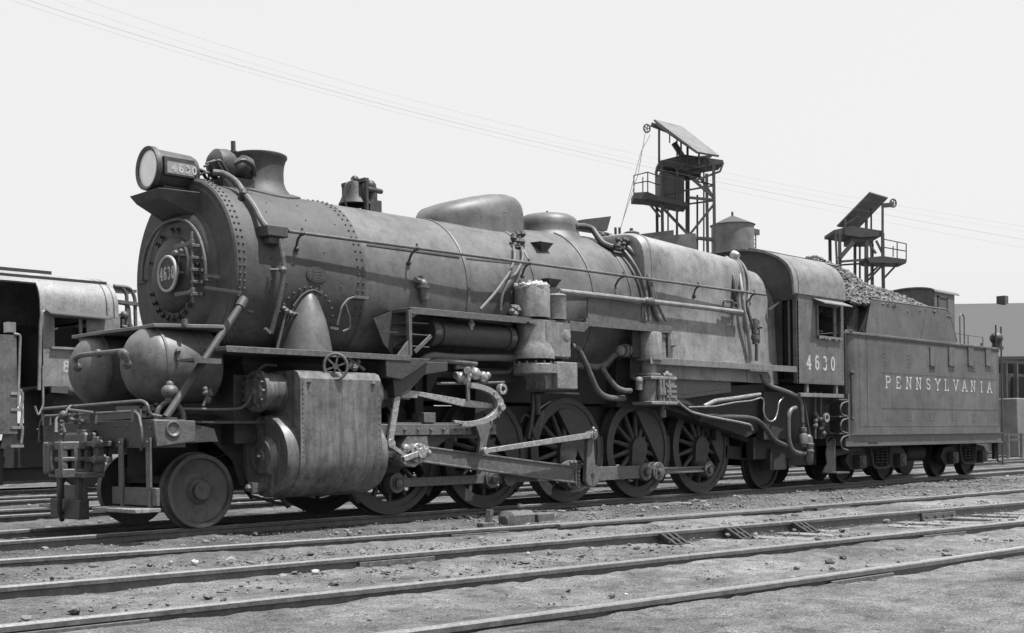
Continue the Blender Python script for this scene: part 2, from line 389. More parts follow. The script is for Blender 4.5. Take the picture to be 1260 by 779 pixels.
tA = empty('railway_track', (0,0,0), 'second nearest foreground track, with a guard rail and leaning rail braces', 'track', 'tracks in the yard')
for c_ in RC[:2]: r_ = rail_mb(c_).build('rail', 'rail_steel', tA); head_mb(c_).build('running_surface', 'rail_head', r_)
sleepers(tA, RC[0], RC[1], -3.5, 3.6, ztop=-.135); sleepers(tA, RC[0], [V((p.x, p.y-.35, 0)) for p in RC[1]], 3.9, 9.6, ztop=-.115); sleepers(tA, RC[0], RC[1], 9.9, 40, ztop=-.135)
gx0, gx1 = PZ(705, 646, 0).x, PZ(1012, 624, 0).x
gc = []; x = gx0
while x <= gx1: gc.append(V((x, yat(RC[0], x)-.105, -.004))); x += .3
gc[0].y -= .04; gc[-1].y -= .06
rail_mb(gc).build('guard_rail', 'plate_rust', tA)
for u, v in ((590,655),(1017,622)): joint_bar(tA, RC[0], PZ(u, v, 0).x)
for u, v in ((450,686),(1140,628)): joint_bar(tA, RC[1], PZ(u, v, 0).x)
for u, v in ((838,655),(913,648),(990,641)):               # rail braces: open cast frames leaning on the web
    x = PZ(u, v, 0).x; y = yat(RC[1], x); mb = MB()
    for dx in (-.095, 0, .095): mb.bar((x+dx, y-.045, -.03), (x+dx, y-.25, -.14), .045, .05)
    for t in (.05, .5, .95): mb.bar((x-.12, y-.045-.2*t, -.03-.105*t), (x+.12, y-.045-.2*t, -.03-.105*t), .045, .04)
    mb.box((x-.16, y-.33, -.168), (x+.16, y-.06, -.15))
    mb.build('rail_brace', 'soot_iron', tA, bevel=.004)
for x in (4.6, 5.3, 6.15, 7.1, 7.9, 8.5):
    y = yat(RC[1], x); MB().box((x-.11, y-.2, -.165), (x+.11, y-.05, -.140)).build('tie_plate', 'plate_rust', tA)
tB = empty('railway_track', (0,-8,0), 'the railway track nearest the camera, with low rails half sunk in pale cinders', 'track', 'tracks in the yard')
for c_ in RC[2:]: r_ = rail_mb(c_).build('rail', 'rail_steel', tB); head_mb(c_).build('running_surface', 'rail_head', r_)
sleepers(tB, RC[2], RC[3], -4.5, 30, ztop=-.16)
joint_bar(tB, RC[2], PZ(20, 770, 0).x); joint_bar(tB, RC[2], PZ(1150, 654, 0).x); joint_bar(tB, RC[3], PZ(1020, 707, 0).x)
def plain_track(yc, label, x0=-14, x1=140, sl_=True):
    t = empty('railway_track', (0, yc, 0), label, 'track', 'tracks in the yard')
    for s_ in (-1, 1):
        c_ = straight(yc+s_*.7555, x0, x1); r_ = rail_mb(c_).build('rail', 'rail_steel', t); head_mb(c_).build('running_surface', 'rail_head', r_)
    if sl_: sleepers(t, straight(yc-.75), straight(yc+.75), -9, 40, ztop=-.11)
    return t
t0 = plain_track(0, 'railway track under the big black steam locomotive and its tender')
plain_track(4.6, 'first railway track behind the big locomotive, seen between its wheels')
plain_track(9.2, 'second railway track behind the big locomotive, in front of the left background engine')
plain_track(14.0, 'railway track that carries the pale roofed engine in the left background')
plain_track(22.0, 'farthest railway track, in front of the long pale roofed building', sl_=False)

# loose stones and cinders, countless
mb = MB()
ICO = []
t_ = (1+5**.5)/2
ICO_V = [V(p).normalized() for p in [(-1,t_,0),(1,t_,0),(-1,-t_,0),(1,-t_,0),(0,-1,t_),(0,1,t_),(0,-1,-t_),(0,1,-t_),(t_,0,-1),(t_,0,1),(-t_,0,-1),(-t_,0,1)]]
ICO_F = [(0,11,5),(0,5,1),(0,1,7),(0,7,10),(0,10,11),(1,5,9),(5,11,4),(11,10,2),(10,7,6),(7,1,8),(3,9,4),(3,4,2),(3,2,6),(3,6,8),(3,8,9),(4,9,5),(2,4,11),(6,2,10),(8,6,7),(9,8,1)]
def lump(mb, c, r, flat=.7):
    q = random.uniform(0, 6.28); cs, sn = math.cos(q), math.sin(q); vs = []
    a_, b_ = random.uniform(.7, 1.3), random.uniform(.7, 1.2)
    for p in ICO_V:
        k = r*random.uniform(.72, 1.2); x, y, z = p.x*k*a_, p.y*k*b_, p.z*k*flat
        vs.append((c[0]+x*cs-y*sn, c[1]+x*sn+y*cs, c[2]+z))
    mb.add(vs, ICO_F)
for i in range(24000):
    x = random.uniform(-6.5, 26); y = -1.0-abs(random.gauss(0, 1))*4.2 if random.random() < .75 else random.uniform(1, 9)
    if y < -11: continue
    if min(abs(y-yat(c_, x)) for c_ in RC) < .09: continue
    if noise.noise(V((x*.9, y*1.4, 20))) < -.05 and random.random() < .7: continue
    r = random.uniform(.005, .014) if random.random() < .93 else random.uniform(.018, .045)
    lump(mb, (x, y, GZ+.012), r)
struct(mb.build('loose_cinders', 'cinder_stone', ang=10), 'stuff')
mb = MB()
for i in range(7000):
    x = random.uniform(-6.5, 26); y = -1.0-abs(random.gauss(0, 1))*4.6
    if y < -11 or noise.noise(V((x*.6, y*1.1, 31))) < -.02 and random.random() < .8: continue
    if min(abs(y-yat(c_, x)) for c_ in RC) < .06: continue
    lump(mb, (x, y, GZ+.014), random.uniform(.008, .02) if random.random() < .93 else random.uniform(.02, .05), .6)
struct(mb.build('clinker', 'coal', ang=10), 'stuff')
mb = MB()
for u, v, r in ((388,707,.05),(240,695,.05),(210,695,.03),(650,684,.04),(1163,592,.05),(1240,587,.06),(640,592,.03),(880,745,.025),(770,735,.02),(905,680,.022),(560,612,.03)):
    p = PZ(u, v, GZ); lump(mb, (p.x, p.y, GZ+.02), r*.8)
struct(mb.build('pale_stones', 'pale_stone', ang=10), 'stuff')
# small ironwork between the tracks
p = PZ(640, 645, -.1); t = empty('wooden_block', (p.x, p.y, GZ), 'rounded dark block with a knob lying between the tracks in front of the locomotive', 'block')
mb = MB(); mb.loft([[V((p.x+dx, p.y+sy*(.14-ins), GZ+z)) for sy, z in ((-1,-.03),(-1,.12-ins),(-.6,.17-ins),(.6,.17-ins),(1,.12-ins),(1,-.03))] for dx, ins in ((-.3,.06),(-.24,0),(.12,0),(.16,.04))])
mb.build('body', 'plate_rust', t); MB().lathe((p.x, p.y, GZ+.14), (p.x, p.y, GZ+.3), [(0,.03),(.06,.02),(.07,.04),(.11,.03)]).build('knob', 'plate_rust', t)
MB().box((p.x+.22, p.y-.11, GZ-.02), (p.x+.52, p.y+.11, GZ+.12)).build('end_block', 'plate_rust', t, bevel=.015)
p = PZ(600, 648, -.1); mb = MB().box((p.x-.13, p.y-.06, GZ-.02), (p.x+.06, p.y+.06, GZ+.05)).bar((p.x, p.y, GZ+.02), (p.x+.05, p.y, GZ+.2), .09, .05, (1,0,0))
tag(mb.build('iron_stub', 'plate_rust', bevel=.008), 'small upright iron stub beside the rounded block between the tracks', 'stub')

# ------------------------------------------------------------------ overhead wires, real spans high over the yard
def wire(u0, v0, u1, v1, um, vm, D0, D1, label, r=.012):
    a_, b_, m_ = PD(u0, v0, D0), PD(u1, v1, D1), PD(um, vm, (D0+D1)/2)
    pts = []
    for i in range(25):
        t = i/24
        pts.append(a_*((1-t)*(1-2*t))+m_*(4*t*(1-t))+b_*(t*(2*t-1)))
    tag(MB().tube(pts, r, 5, rnd=.01).build('overhead_wire', 'wire'), label, 'wire', 'overhead wires')
wire(-60,-62, 1400,300, 700,171, 45, 76, 'topmost and darkest of the thin overhead wires crossing the sky', .003)
wire(-60,-46, 1400,306, 700,179, 45, 76, 'second highest of the thin overhead wires crossing the sky', .0024)
wire(-60,-32, 1400,318, 700,184, 45, 76, 'third highest of the thin overhead wires crossing the sky', .0055)
wire(-60,-24, 1400,330, 700,190, 45, 76, 'lowest of the thin overhead wires crossing the sky', .003)

# ------------------------------------------------------------------ hoist towers, in their own upright frame at depth D
RT = V((math.sin(TH), -math.cos(TH), 0)); FW = V((math.cos(TH), math.sin(TH), 0))
def tower(D, ucx, flip, label, s_, vbase_px):
    # local frame: e to the photo's right, g away from the camera, heights from pixels at that depth; px() is metres per photo pixel
    k = D/F_
    base = PD(ucx, 500, D); base.z = GZ
    def Q(u, v, g=0):
        p = PD(u, v, D); return p+FW*g
    return k, base, Q
def frame_tower(D, pts, label, name='hoist_tower'):
    k = D/F_
    Q = lambda u, v, g=0: PD(u, v, D+g)
    base = PD(pts['cx'], 500, D); base.z = GZ
    t = empty(name, base, label, 'hoist tower', 'hoist towers')
    legs = pts['legs']; dp = pts['depth']
    for (u, vt) in legs:
        for gz_ in (0, dp):
            a_ = PD(u, vt, D)+FW*gz_; b_ = V((a_.x, a_.y, GZ)); MB().bar(a_, b_, k*3.4, k*3.4, (RT.x, RT.y, 0)).build('leg', 'tower_steel', t)
    for (u0, v0, u1, v1, th_, gz_) in pts['bars']:
        MB().bar(Q(u0, v0, gz_), Q(u1, v1, gz_), k*th_, k*th_).build('brace', 'tower_steel', t)
    for nm, poly, g0, g1, mt_ in pts['slabs']:
        n_ = len(poly); vs = [Q(u, v, g0) for u, v in poly]+[Q(u, v, g0)+FW*(g1-g0) for u, v in poly]
        MB().add(vs, [tuple(range(n_))[::-1], tuple(range(n_, 2*n_))]+[(i, (i+1)%n_, n_+(i+1)%n_, n_+i) for i in range(n_)]).build(nm, mt_, t)
    for nm, quad, th_, mt_ in pts['sheets']:          # quads given with their own depths
        q = [PD(u, v, D+g_) for u, v, g_ in quad]; n2 = (q[1]-q[0]).cross(q[3]-q[0]).normalized()*th_
        MB().add(q+[x+n2 for x in q], [(0,1,2,3),(7,6,5,4),(0,4,5,1),(1,5,6,2),(2,6,7,3),(3,7,4,0)]).build(nm, mt_, t)
    (u, v, r, tilt) = pts['wheel']; mb = MB(); c_ = Q(u, v, .5*dp); R_ = k*r
    ring = [c_+RT*(R_*math.cos(q)*tilt)+V((0,0,1))*(R_*math.sin(q))+FW*(R_*math.cos(q)*(1-tilt)) for q in [2*PI*i/20 for i in range(21)]]
    mb.tube(ring, k*1.0, 6, rnd=.01)
    for i in range(0, 20, 4): mb.bar(c_, ring[i], k*.9, k*.9)
    mb.build('sheave_wheel', 'tower_steel', t)
    for rl in pts['rails']:
        mb = MB(); mb.tube([Q(*p) for p in rl], k*.75, 5, rnd=.01); mb.build('handrail', 'tower_steel', t)
    return t
frame_tower(72, dict(cx=848, depth=2.6,
    legs=[(814,198),(878,202)],
    bars=[(811,152,811,200,2.6,1.3),(833,205,833,345,2.6,0),(846,205,846,345,4.8,1.2),(858,240,858,345,2.2,2.6),(812,240,880,228,2,0),
          (812,252,850,292,3,0),(878,252,846,292,3,0),(846,215,878,243,3,0),(846,212,862,215,8,1),(855,208,877,242,3,2.6),
          (846,243,878,246,3,0),(840,252,878,247,2,2.6),(812,290,878,294,3,0),(846,292,878,296,3,2.6),(796,247,812,267,2.4,0),(800,247,814,262,2,2.6),
          (890,200,886,211,2.4,0),(886,211,856,222,2.4,0),(801,153,834,166,4.5,.2),(806,152,858,188,2.2,-1.2),(846,180,846,206,2.6,0),(838,171,838,200,2,0),(833,168,833,198,1.6,1),(872,188,873,199,2.4,0),(860,186,860,203,2.2,0),(834,196,876,192,2.4,0),(824,161,824,176,1.4,0),(852,222,880,228,1.6,1.2),(866,205,866,345,1.8,2.4),(822,238,822,345,1.8,1.8),(829,176,842,196,6,1.3)],
    slabs=[('hopper_box', [(813,210),(842,219),(842,252),(813,245)], 0, 2.4, 'tower_steel'),
           ('machine_floor', [(811,198),(842,190),(890,197),(890,201),(860,206),(846,210),(811,202)], 0, 1.8, 'tower_steel'),
           ('machine_bin', [(834,203),(866,203),(862,213),(836,215)], .3, 2.2, 'tower_steel'),
           ('platform', [(780,237),(797,236),(812,242),(846,249),(846,254),(797,245),(780,244)], -.3, 1.5, 'tower_steel'),
           ('base_bin', [(788,288),(829,283),(829,330),(788,330)], -.6, 3.2, 'tower_roof'),
           ('lower_bin', [(806,291),(856,287),(860,330),(806,330)], -1.4, -.7, 'tower_roof')],
    sheets=[('roof', [(803,150,0),(882,193,0),(846,176,3.6),(792,152,3.6)][:0] or [(804,149,0),(857.5,189,-2.6),(884,193.5,-1.3),(838,157.5,1.6)], .12, 'tower_roof')],
    wheel=(796,158,5, .8),
    rails=[[(780,243,0),(780,216,0),(797,212,0),(797,243,0)],[(780,226,0),(797,223,0),(812,228,0)],[(797,212,0),(812,217,0)],[(791,218,1),(791,242,1)]]),
    'tall left hoist tower above the boiler, pulley wheel on its left')
frame_tower(98, dict(cx=1065, depth=3.0,
    legs=[(1033,287),(1086,287)],
    bars=[(1086,250,1086,290,2.4,0),(1040,270,1040,288,2,0),(1056,262,1056,286,2.2,1),(1072,246,1072,285,1.8,2),(1040,276,1080,250,1.8,1),(1058,292,1058,345,2,2),(1074,300,1074,345,1.8,1),(1028,284,1030,330,2.2,0),(1052,298,1052,345,3,1.2),(1066,298,1066,350,4,0),(1050,298,1033,318,5,0),(1066,296,1078,312,2.4,0),(1078,296,1086,312,2.4,0),
          (1033,322,1086,318,2.6,0),(1036,326,1080,323,2,2.6),(1068,345,1086,326,2.4,0),(1068,340,1084,324,2.4,2.6),(1088,342,1104,325,2.2,0),(1085,253,1098,252,5,1.2),(1066,270,1066,284,3,1)],
    slabs=[('machine_floor', [(1026,283),(1048,278),(1086,284),(1086,290),(1060,292),(1026,287)], 0, 3, 'tower_steel'),
           ('machine_bin', [(1048,290),(1074,288),(1074,298),(1048,298)], .2, 2.6, 'tower_steel'),
           ('platform', [(1066,317),(1086,315),(1115,319),(1115,324),(1070,323)], -.4, 1.8, 'tower_steel')],
    sheets=[('roof', [(1071,237,0),(1093,243.5,1.5),(1055,283,4.2),(1030,279,2.7)], .12, 'tower_roof')],
    wheel=(1099,250,5, .8),
    rails=[[(1115,322,0),(1115,300,0),(1086,294,0)],[(1115,309,0),(1086,304,0)],[(1104,298,0),(1104,320,0)],[(1099,303,1),(1099,316,1)]]),
    'smaller right hoist tower with a slanting roof and railed platform behind the coal pile')
# ropes hanging from the left tower
for (u0, v0, u1, v1, u2, v2, lb) in ((794,163,785,215,757,300,'thin rope slanting down from the pulley of the left hoist tower'), (800,166,789,186,764,280,'second thin rope hanging from the pulley of the left hoist tower')):
    tag(MB().tube([PD(u0,v0,73), PD(u1,v1,72), PD(u2,v2,70)], .018, 5).build('hoist_rope', 'wire'), lb, 'rope')

# water tank on its stand
D = 118; k = D/F_; c0 = PD(903, 400, D)
t = empty('water_tank', (c0.x, c0.y, GZ), 'round water tank with a conical roof and side ladder, between the two hoist towers', 'water tank')
zt, zb, ze = PD(903,265,D).z, PD(903,330,D).z, PD(903,277,D).z
R_ = k*26
MB().lathe((c0.x,c0.y,zb-6), (c0.x,c0.y,ze), [(0,R_),(ze-zb+6,R_)], 40).build('tank_wall', 'tank_paint', t)
MB().lathe((c0.x,c0.y,ze), (c0.x,c0.y,zt+1), [(-.05,R_*1.07),(zt-ze-.05,.12),(zt-ze+.35,.1)], 32).build('roof', 'slate_roof', t)
MB().lathe((c0.x,c0.y,GZ), (c0.x,c0.y,zb), [(0,R_*.8),(zb-6-GZ,R_*.8)], 24).build('stand', 'tower_steel', t)
mb = MB()
for u in (924, 930): mb.tube([PD(u,287,D), PD(u,330,D)], k*.8, 5)
for v in range(290, 330, 5): mb.tube([PD(924,v,D), PD(930,v,D)], k*.5, 4)
mb.box(PD(922,286,D)-V((0,0,.05)), PD(932,283,D+1.5)); mb.build('ladder', 'tower_steel', t)

# long engine-house at the right, wall parallel to the picture
D = 64
def facade(t, nm, quad, d0, d1, m_):
    n_ = len(quad); vs = [PD(u, v, D+d0) for u, v in quad]+[PD(u, v, D+d0)+FW*(d1-d0) for u, v in quad]
    return MB().add(vs, [tuple(range(n_))[::-1], tuple(range(n_, 2*n_))]+[(i, (i+1)%n_, n_+(i+1)%n_, n_+i) for i in range(n_)]).build(nm, m_, t)
bz = PD(1250, 560, D); bz.z = GZ
t = empty('engine_house', bz, 'long low building with a broad pale roof and one chimney at the far right', 'building')
zr, zE = PD(1220,377,D).z+.6, PD(1220,443,D).z
zr = PD(1220,377,D+9).z; L0, L1 = PD(1130,443,D), PD(1560,443,D)
def onw(p, g_, z): return V((p.x, p.y, z))+FW*g_
vs = [onw(L0,0,zE), onw(L1,0,zE), onw(L1,9,zr), onw(L0,9,zr), onw(L1,18,zE), onw(L0,18,zE)]
rf = MB().add(vs+[x+V((0,0,.18)) for x in vs], [(0,1,2,3),(3,2,4,5),(6,7,8,9),(9,8,10,11),(0,6,7,1),(5,4,10,11),(0,3,9,6),(3,5,11,9),(1,7,8,2),(2,8,10,4)]).build('roof', 'slate_roof', t)
cp = PD(1233.5, 377, D+9); MB().box((cp.x-.26, cp.y-.26, zr-.5), (cp.x+.26, cp.y+.26, PD(1233,364.5,D+9).z)).build('chimney', 'tower_steel', rf)
vs = [onw(L0,.3,GZ), onw(L1,.3,GZ), onw(L1,.3,zE), onw(L0,.3,zE)]
MB().add(vs+[x+FW*17.4 for x in vs], [(0,1,2,3),(7,6,5,4),(0,4,5,1),(1,5,6,2),(3,2,6,7),(0,3,7,4)]).build('wall', 'wall_brick', t)
D = 56
por = [(1234,443),(1400,449),(1400,455),(1234,447)]
pr = facade(t, 'porch_roof', por, 0, 6, 'slate_roof')
for u in (1237, 1250, 1290, 1330):
    a_ = PD(u, 450, D); MB().bar(V((a_.x,a_.y,GZ)), V((a_.x,a_.y,PD(u,447,D).z)), .16, .16, (1,0,0)).build('post', 'tower_steel', t)
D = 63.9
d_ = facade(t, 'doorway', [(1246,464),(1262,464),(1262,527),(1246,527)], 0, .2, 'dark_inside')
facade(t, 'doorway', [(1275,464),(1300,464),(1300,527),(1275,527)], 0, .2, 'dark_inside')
# fence in front of it and the leaning boards
D = 50
fz = PD(1250, 560, D); t = empty('low_fence', V((fz.x, fz.y, GZ)), 'low rail fence between the tender and the long building at the right', 'fence')
for v in (535, 541): a_, b_ = PD(1236, v, D), PD(1420, v, D); MB().bar(V((a_.x,a_.y,PD(1250,v,D).z)), V((b_.x,b_.y,PD(1250,v,D).z)), .06, .1).build('rail', 'roof_paint', t)
for u in range(1240, 1420, 17): a_ = PD(u, 540, D); MB().bar(V((a_.x,a_.y,GZ)), V((a_.x,a_.y,PD(1250,533,D).z)), .12, .12, (1,0,0)).build('post', 'roof_paint', t)
a_ = PD(1244, 520, 53); a_.z = GZ; tag(MB().box(a_-V((.5,.5,0)), a_+V((.4,.5,2.6))).build('crate_stack', 'tower_roof', bevel=.05), 'tall grey crate standing in front of the long building at the right edge', 'crate')
a_ = PZ(1237, 548, GZ)
mb = MB(); a_ = PD(1233.5, 540, 40); a_.z = GZ; mb.cyl(a_, V((a_.x, a_.y, PD(1233,402,40).z)), .035, .03, 8); tag(mb.build('thin_post', 'tower_steel'), 'thin dark post standing just behind the rear end of the tender', 'post')
# ================================================================== STEAM LOCOMOTIVE (X runs back along the engine, -Y is the near side, Z up from the rail heads)
loco = empty('steam_locomotive', (5.5, 0, 0), 'big dusty black steam locomotive numbered 4630, headlight in front', 'locomotive')
def B(mb, name, m, parent=None, **k): return mb.build(name, m, parent if parent is not None else loco, **k)
XD = [2.8026+1.7161*i for i in range(5)]; RW = .7875; ZB = 2.99

def ring_rivets(parent, X, R, n, r=.016, a0=0, a1=2*PI, zc=ZB, name='rivet_row', nx=0, m_='smokebox'):
    mb = MB()
    for i in range(n):
        q = a0+(a1-a0)*i/n; p = (X, -R*math.sin(q), zc+R*math.cos(q))
        mb.rivet(p, (nx, 0, 0) if nx else (0, -math.sin(q), math.cos(q)), r, r*.9)
    return mb.build(name, m_, parent)

# --- boiler
def circ(X, R, z=ZB, n=64, yo=0): return [V((X, yo+R*math.sin(2*PI*i/n), z+R*math.cos(2*PI*i/n))) for i in range(n)]
RS = 1.115
mb = MB(); mb.loft([circ(.46, RS+.0), circ(.47, RS+.012), circ(2.2, RS+.012), circ(2.2, RS-.03)])
smokebox = B(mb, 'smokebox', 'smokebox')
mb = MB(); mb.lathe((.30, 0, ZB), (2, 0, ZB), [(0, RS-.06), (.0, RS+.02), (.02, RS+.045), (.15, RS+.045), (.17, RS+.012)], 64); fr_ = mb.build('front_ring', 'smokebox', smokebox)
ring_rivets(smokebox, .355, RS+.047, 84); ring_rivets(smokebox, .415, RS+.047, 84)
ring_rivets(smokebox, .80, RS+.014, 56, .014); ring_rivets(smokebox, 2.08, RS+.014, 70, .016); ring_rivets(smokebox, 2.16, RS+.014, 70, .016)
ring_rivets(smokebox, .299, RS-.09, 52, .014, nx=-1)
mb = MB()
for q in range(18, 150, 11):
    for X_ in (1.0, 1.55, 1.9):
        if random.random() < .7: a_ = math.radians(q+random.uniform(-3, 3)); mb.rivet((X_+random.uniform(-.1, .1), -(RS+.012)*math.sin(a_), ZB+(RS+.012)*math.cos(a_)), (0, -math.sin(a_), math.cos(a_)), .012, .01)
mb.build('scattered_bolts', 'smokebox', smokebox)
mb = MB(); mb.loft([circ(2.2, RS+.004), circ(4.1, RS+.006), circ(5.3, 1.165), circ(6.5, 1.225, ZB+.01), circ(7.72, 1.235, ZB+.02)])
boiler = B(mb, 'boiler', 'jacket')
for X_, R_ in ((3.95, RS+.012), (5.25, 1.17), (6.45, 1.23), (7.35, 1.24)):
    mb = MB(); mb.lathe((X_, 0, ZB+(.015 if X_ > 6 else 0)), (9, 0, ZB+(.015 if X_ > 6 else 0)), [(0, R_-.03), (0, R_+.004), (.008, R_+.008), (.055, R_+.008), (.06, R_+.003), (.06, R_-.03)], 64, closed=False); mb.build('jacket_band', 'jacket', boiler)
for X0_, X1_, R_ in ((2.3, 3.9, RS+.008), (4.0, 5.2, 1.15), (5.3, 6.4, 1.2)):        # lap seams of the sheet jacket
    a_ = math.radians(66); mb = MB(); R2 = R_+.004
    mb.bar((X0_, -math.sin(a_)*RS-.010, ZB+math.cos(a_)*RS+.004), (X1_, -math.sin(a_)*R2-.008, ZB+math.cos(a_)*R2+.004), .012, .02); mb.build('jacket_seam', 'jacket', boiler)
# Belpaire firebox
def bel(X, W, top, nexp=4.6, zc=3.0, foot=1.9, Wf=None, n=40):
    s_ = []; Wf = Wf or W+.06
    for i in range(n+1):
        q = PI*i/n; cs, sn = math.cos(q), math.sin(q)
        s_.append(V((X, -W*math.copysign(abs(cs)**(2/nexp), cs), zc+(top-zc)*abs(sn)**(2/nexp))))
    s_.append(V((X, Wf, foot))); s_.append(V((X, -Wf, foot))); return s_
mb = MB(); mb.loft([bel(7.64, 1.17, 4.15, 5.5), bel(7.67, 1.25, 4.225, 6.2), bel(7.74, 1.285, 4.25, 6.6), bel(10.45, 1.275, 4.115, 6.6), bel(10.50, 1.25, 4.095, 6.6), bel(10.50, 1.2, 4.0, 6.6, foot=1.92)])
firebox = B(mb, 'firebox', 'firebox', ang=40)
mb = MB(); mb.loft([bel(10.48, 1.2, 4.03, 5.5), bel(11.15, 1.2, 3.98, 5.5), bel(11.28, 1.17, 3.95, 5), bel(11.34, 1.1, 3.88, 4), bel(11.72, 1.05, 3.8, 4)]); mb.build('rear_course', 'firebox', firebox)
for X_, W_, T_ in ((7.80, 1.286, 4.25), (10.38, 1.277, 4.121)):
    mb = MB(); mb.loft([bel(X_, W_-.01, T_-.01, 6.6), bel(X_, W_+.006, T_+.006, 6.6), bel(X_+.06, W_+.006, T_+.003, 6.6), bel(X_+.06, W_-.01, T_-.01, 6.6)]); mb.build('jacket_band', 'firebox', firebox)
mb = MB()
for X_, z_ in ((9.05, 4.2), (7.95, 4.27), (9.9, 4.16)): mb.sph((X_, -.9, z_-.06), .05, 8, (1, 1, .7))
mb.build('washout_plug', 'black_iron', firebox)

# --- smokebox front, door, number plate
mb = MB(); mb.lathe((.32, 0, ZB), (-1, 0, ZB), [(0, RS-.02), (.03, RS-.05), (.035, .80), (.10, .74), (.13, .66), (.135, .0)], 64)
front = mb.build('smokebox_front', 'smokebox', smokebox)
mb = MB(); mb.lathe((.20, 0, ZB), (-1, 0, ZB), [(0, .46), (.03, .455), (.09, .40), (.15, .28), (.18, .14), (.185, .0)], 48)
door = B(mb, 'smokebox_door', 'smokebox')
mb = MB()
for i in range(26):
    if 1 < i < 6 or i in (8,9,19,20,22,25): continue
    q = 2*PI*i/26; c_ = V((.16, -.54*math.sin(q), ZB+.54*math.cos(q))); d_ = V((0, -math.sin(q), math.cos(q)))
    mb.bar(c_-d_*.05, c_+d_*.03, .03, .02, (1,0,0)); mb.cyl(c_+V((.03,0,0)), c_+V((-.035,0,0)), .016, n=6)
mb.build('door_clamp', 'black_iron', door)
mb = MB()
for z_ in (ZB+.28, ZB-.1-.18): mb.bar((.03, -.62, z_), (.03, -.28, z_+.0), .02, .045, (0,0,1)); mb.cyl((.06, -.62, z_-.05), (.06, -.62, z_+.05), .03, n=10)
mb.cyl((.06, -.62, ZB-.4), (.06, -.62, ZB+.42), .016, n=8)
for k in range(5): z_ = ZB-.30+k*.14; mb.box((.04, -.655, z_-.018), (.18, -.595, z_+.018))
mb.build('hinge', 'grey_iron', door, bevel=.004)
mb = MB(); c_ = PX(216, 313, .06); mb.sph(c_, .05); mb.sph(c_+V((0,-.12,.02)), .035); mb.bar(c_+V((0,.08,.02)), c_+V((0,-.22,-.03)), .03, .03); mb.build('door_latch', 'grey_iron', door)
NPX = -.02; cN = PX(206, 337, NPX)
mb = MB(); mb.lathe(cN+V((.2, .0, 0)), cN+V((-.1, 0, 0)), [(0, .05), (.165, .05), (.17, .215), (.195, .218), (.2, .21)], 40)
npl = B(mb, 'number_plate', 'smokebox')
mb = MB(); mb.lathe(cN, cN+V((-1,0,0)), [(-.01, .185), (.012, .187), (.018, .192), (.018, .21), (.010, .217), (-.01, .218)], 40, closed=False); mb.build('plate_rim', 'plate_rim', npl)
mb = lettering(MB(), '4630', cN+V((-.001, .165, -.062)), (0,-1,0), (0,0,1), (-1,0,0), .135, .064, .024, .021, .006); mb.build('numeral', 'letter_paint', npl)
mb = MB(); mb.bar(cN+V((.03,-.225,-.0)), cN+V((.03,-.33,-.02)), .02, .02); mb.build('door_handle', 'black_iron', door)
# hand rail arch on the front
pts = []
for u, v in ((175,345),(175,330),(180,306),(190,286),(203,274),(219,269),(232,273),(243,286),(250,306),(253,326),(253,345)): pts.append(PX(u, v, .16))
mb = MB(); mb.tube(pts, .019, 10, rnd=.1)
for q in (0, 5, 10): mb.cyl(pts[q], pts[q]+V((.14,0,0)), .014, n=8)
B(mb, 'front_handrail', 'grey_iron')
mb = MB(); a_ = PX(254, 354, .12); b_ = PX(296, 360, .2); mb.bar(a_, b_, .05, .03); mb.bar(PX(253,339,.12), PX(270,341,.2), .035, .035); B(mb, 'front_step', 'grey_iron')
mb = MB(); mb.box((.272, .70, ZB-.0), (.3, 1.08, ZB+.015)); B(mb, 'front_seam', 'black_iron')

# --- headlight on its bracket
hY = 0
cF = P(181, 207, hY); cR = V((cF.x+.66, hY, cF.z-.015)); RH = .247
mb = MB(); mb.lathe(cF, cR, [(-.0, RH-.02), (-.012, RH+.012), (.05, RH+.018), (.07, RH-.006), (.52, RH-.008), (.57, RH-.025), (.60, RH-.07), (.605, 0)], 44, closed=False)
hl = B(mb, 'headlight', 'black_iron')
mb = MB(); mb.lathe(cF, cR, [(.02, RH-.012), (.012, .12), (.01, 0)], 40, closed=False); mb.build('lens', 'glass_white', hl)
mb = MB(); mb.lathe(cF, cR, [(.004, RH-.03), (-.006, RH-.02), (-.012, RH), (-.004, RH+.014)], 40, closed=False); mb.build('bezel', 'grey_iron', hl)
a_ = P(206, 205, -.285)
n0, n1 = P(203.5, 197.5, -.29), P(241, 203, -.29); zt_, zb_ = (n0.z+.005), P(204, 213, -.29).z
mb = MB(); mb.box((n0.x, -.275, zb_-.01), (n1.x, -.12, zt_+.06)); nb_ = mb.build('number_board', 'black_iron', hl, bevel=.008)
mb = MB(); mb.box((n0.x+.03, -.279, zb_+.015), (n1.x-.02, -.277, zt_-.0)); mb.build('glass_panel', 'panel_glass', hl)
mb = lettering(MB(), '4630', V((n0.x+.09, -.2795, zb_+.045)), (1,0,0), (0,0,1), (0,-1,0), zt_-zb_-.07, .062, .026, .021, .003); mb.build('numeral', 'letter_paint', hl)
mb = MB(); z0 = cF.z-RH; mb.box((cF.x+.12, -.16, z0-.05), (cF.x+.5, .16, z0+.04)); mb.build('foot', 'black_iron', hl)
# wedge shelf under it
xA, xB = P(181, 238, 0).x-.03, .34
zs = z0-.04; mb = MB()
pts_b = [(xA, .0)]
vs = [V((xA-.02,.34,zs)), V((xA-.02,-.34,zs)), V((xB,-.44,zs)), V((xB,.44,zs)), V((xA+.04,.28,zs-.10)), V((xA+.04,-.28,zs-.10)), V((xB,-.36,zs-.30)), V((xB,.36,zs-.30))]
mb.add(vs, [(3,2,1,0),(4,5,6,7),(0,1,5,4),(1,2,6,5),(2,3,7,6),(3,0,4,7)]); B(mb, 'headlight_bracket', 'smokebox', bevel=.01)

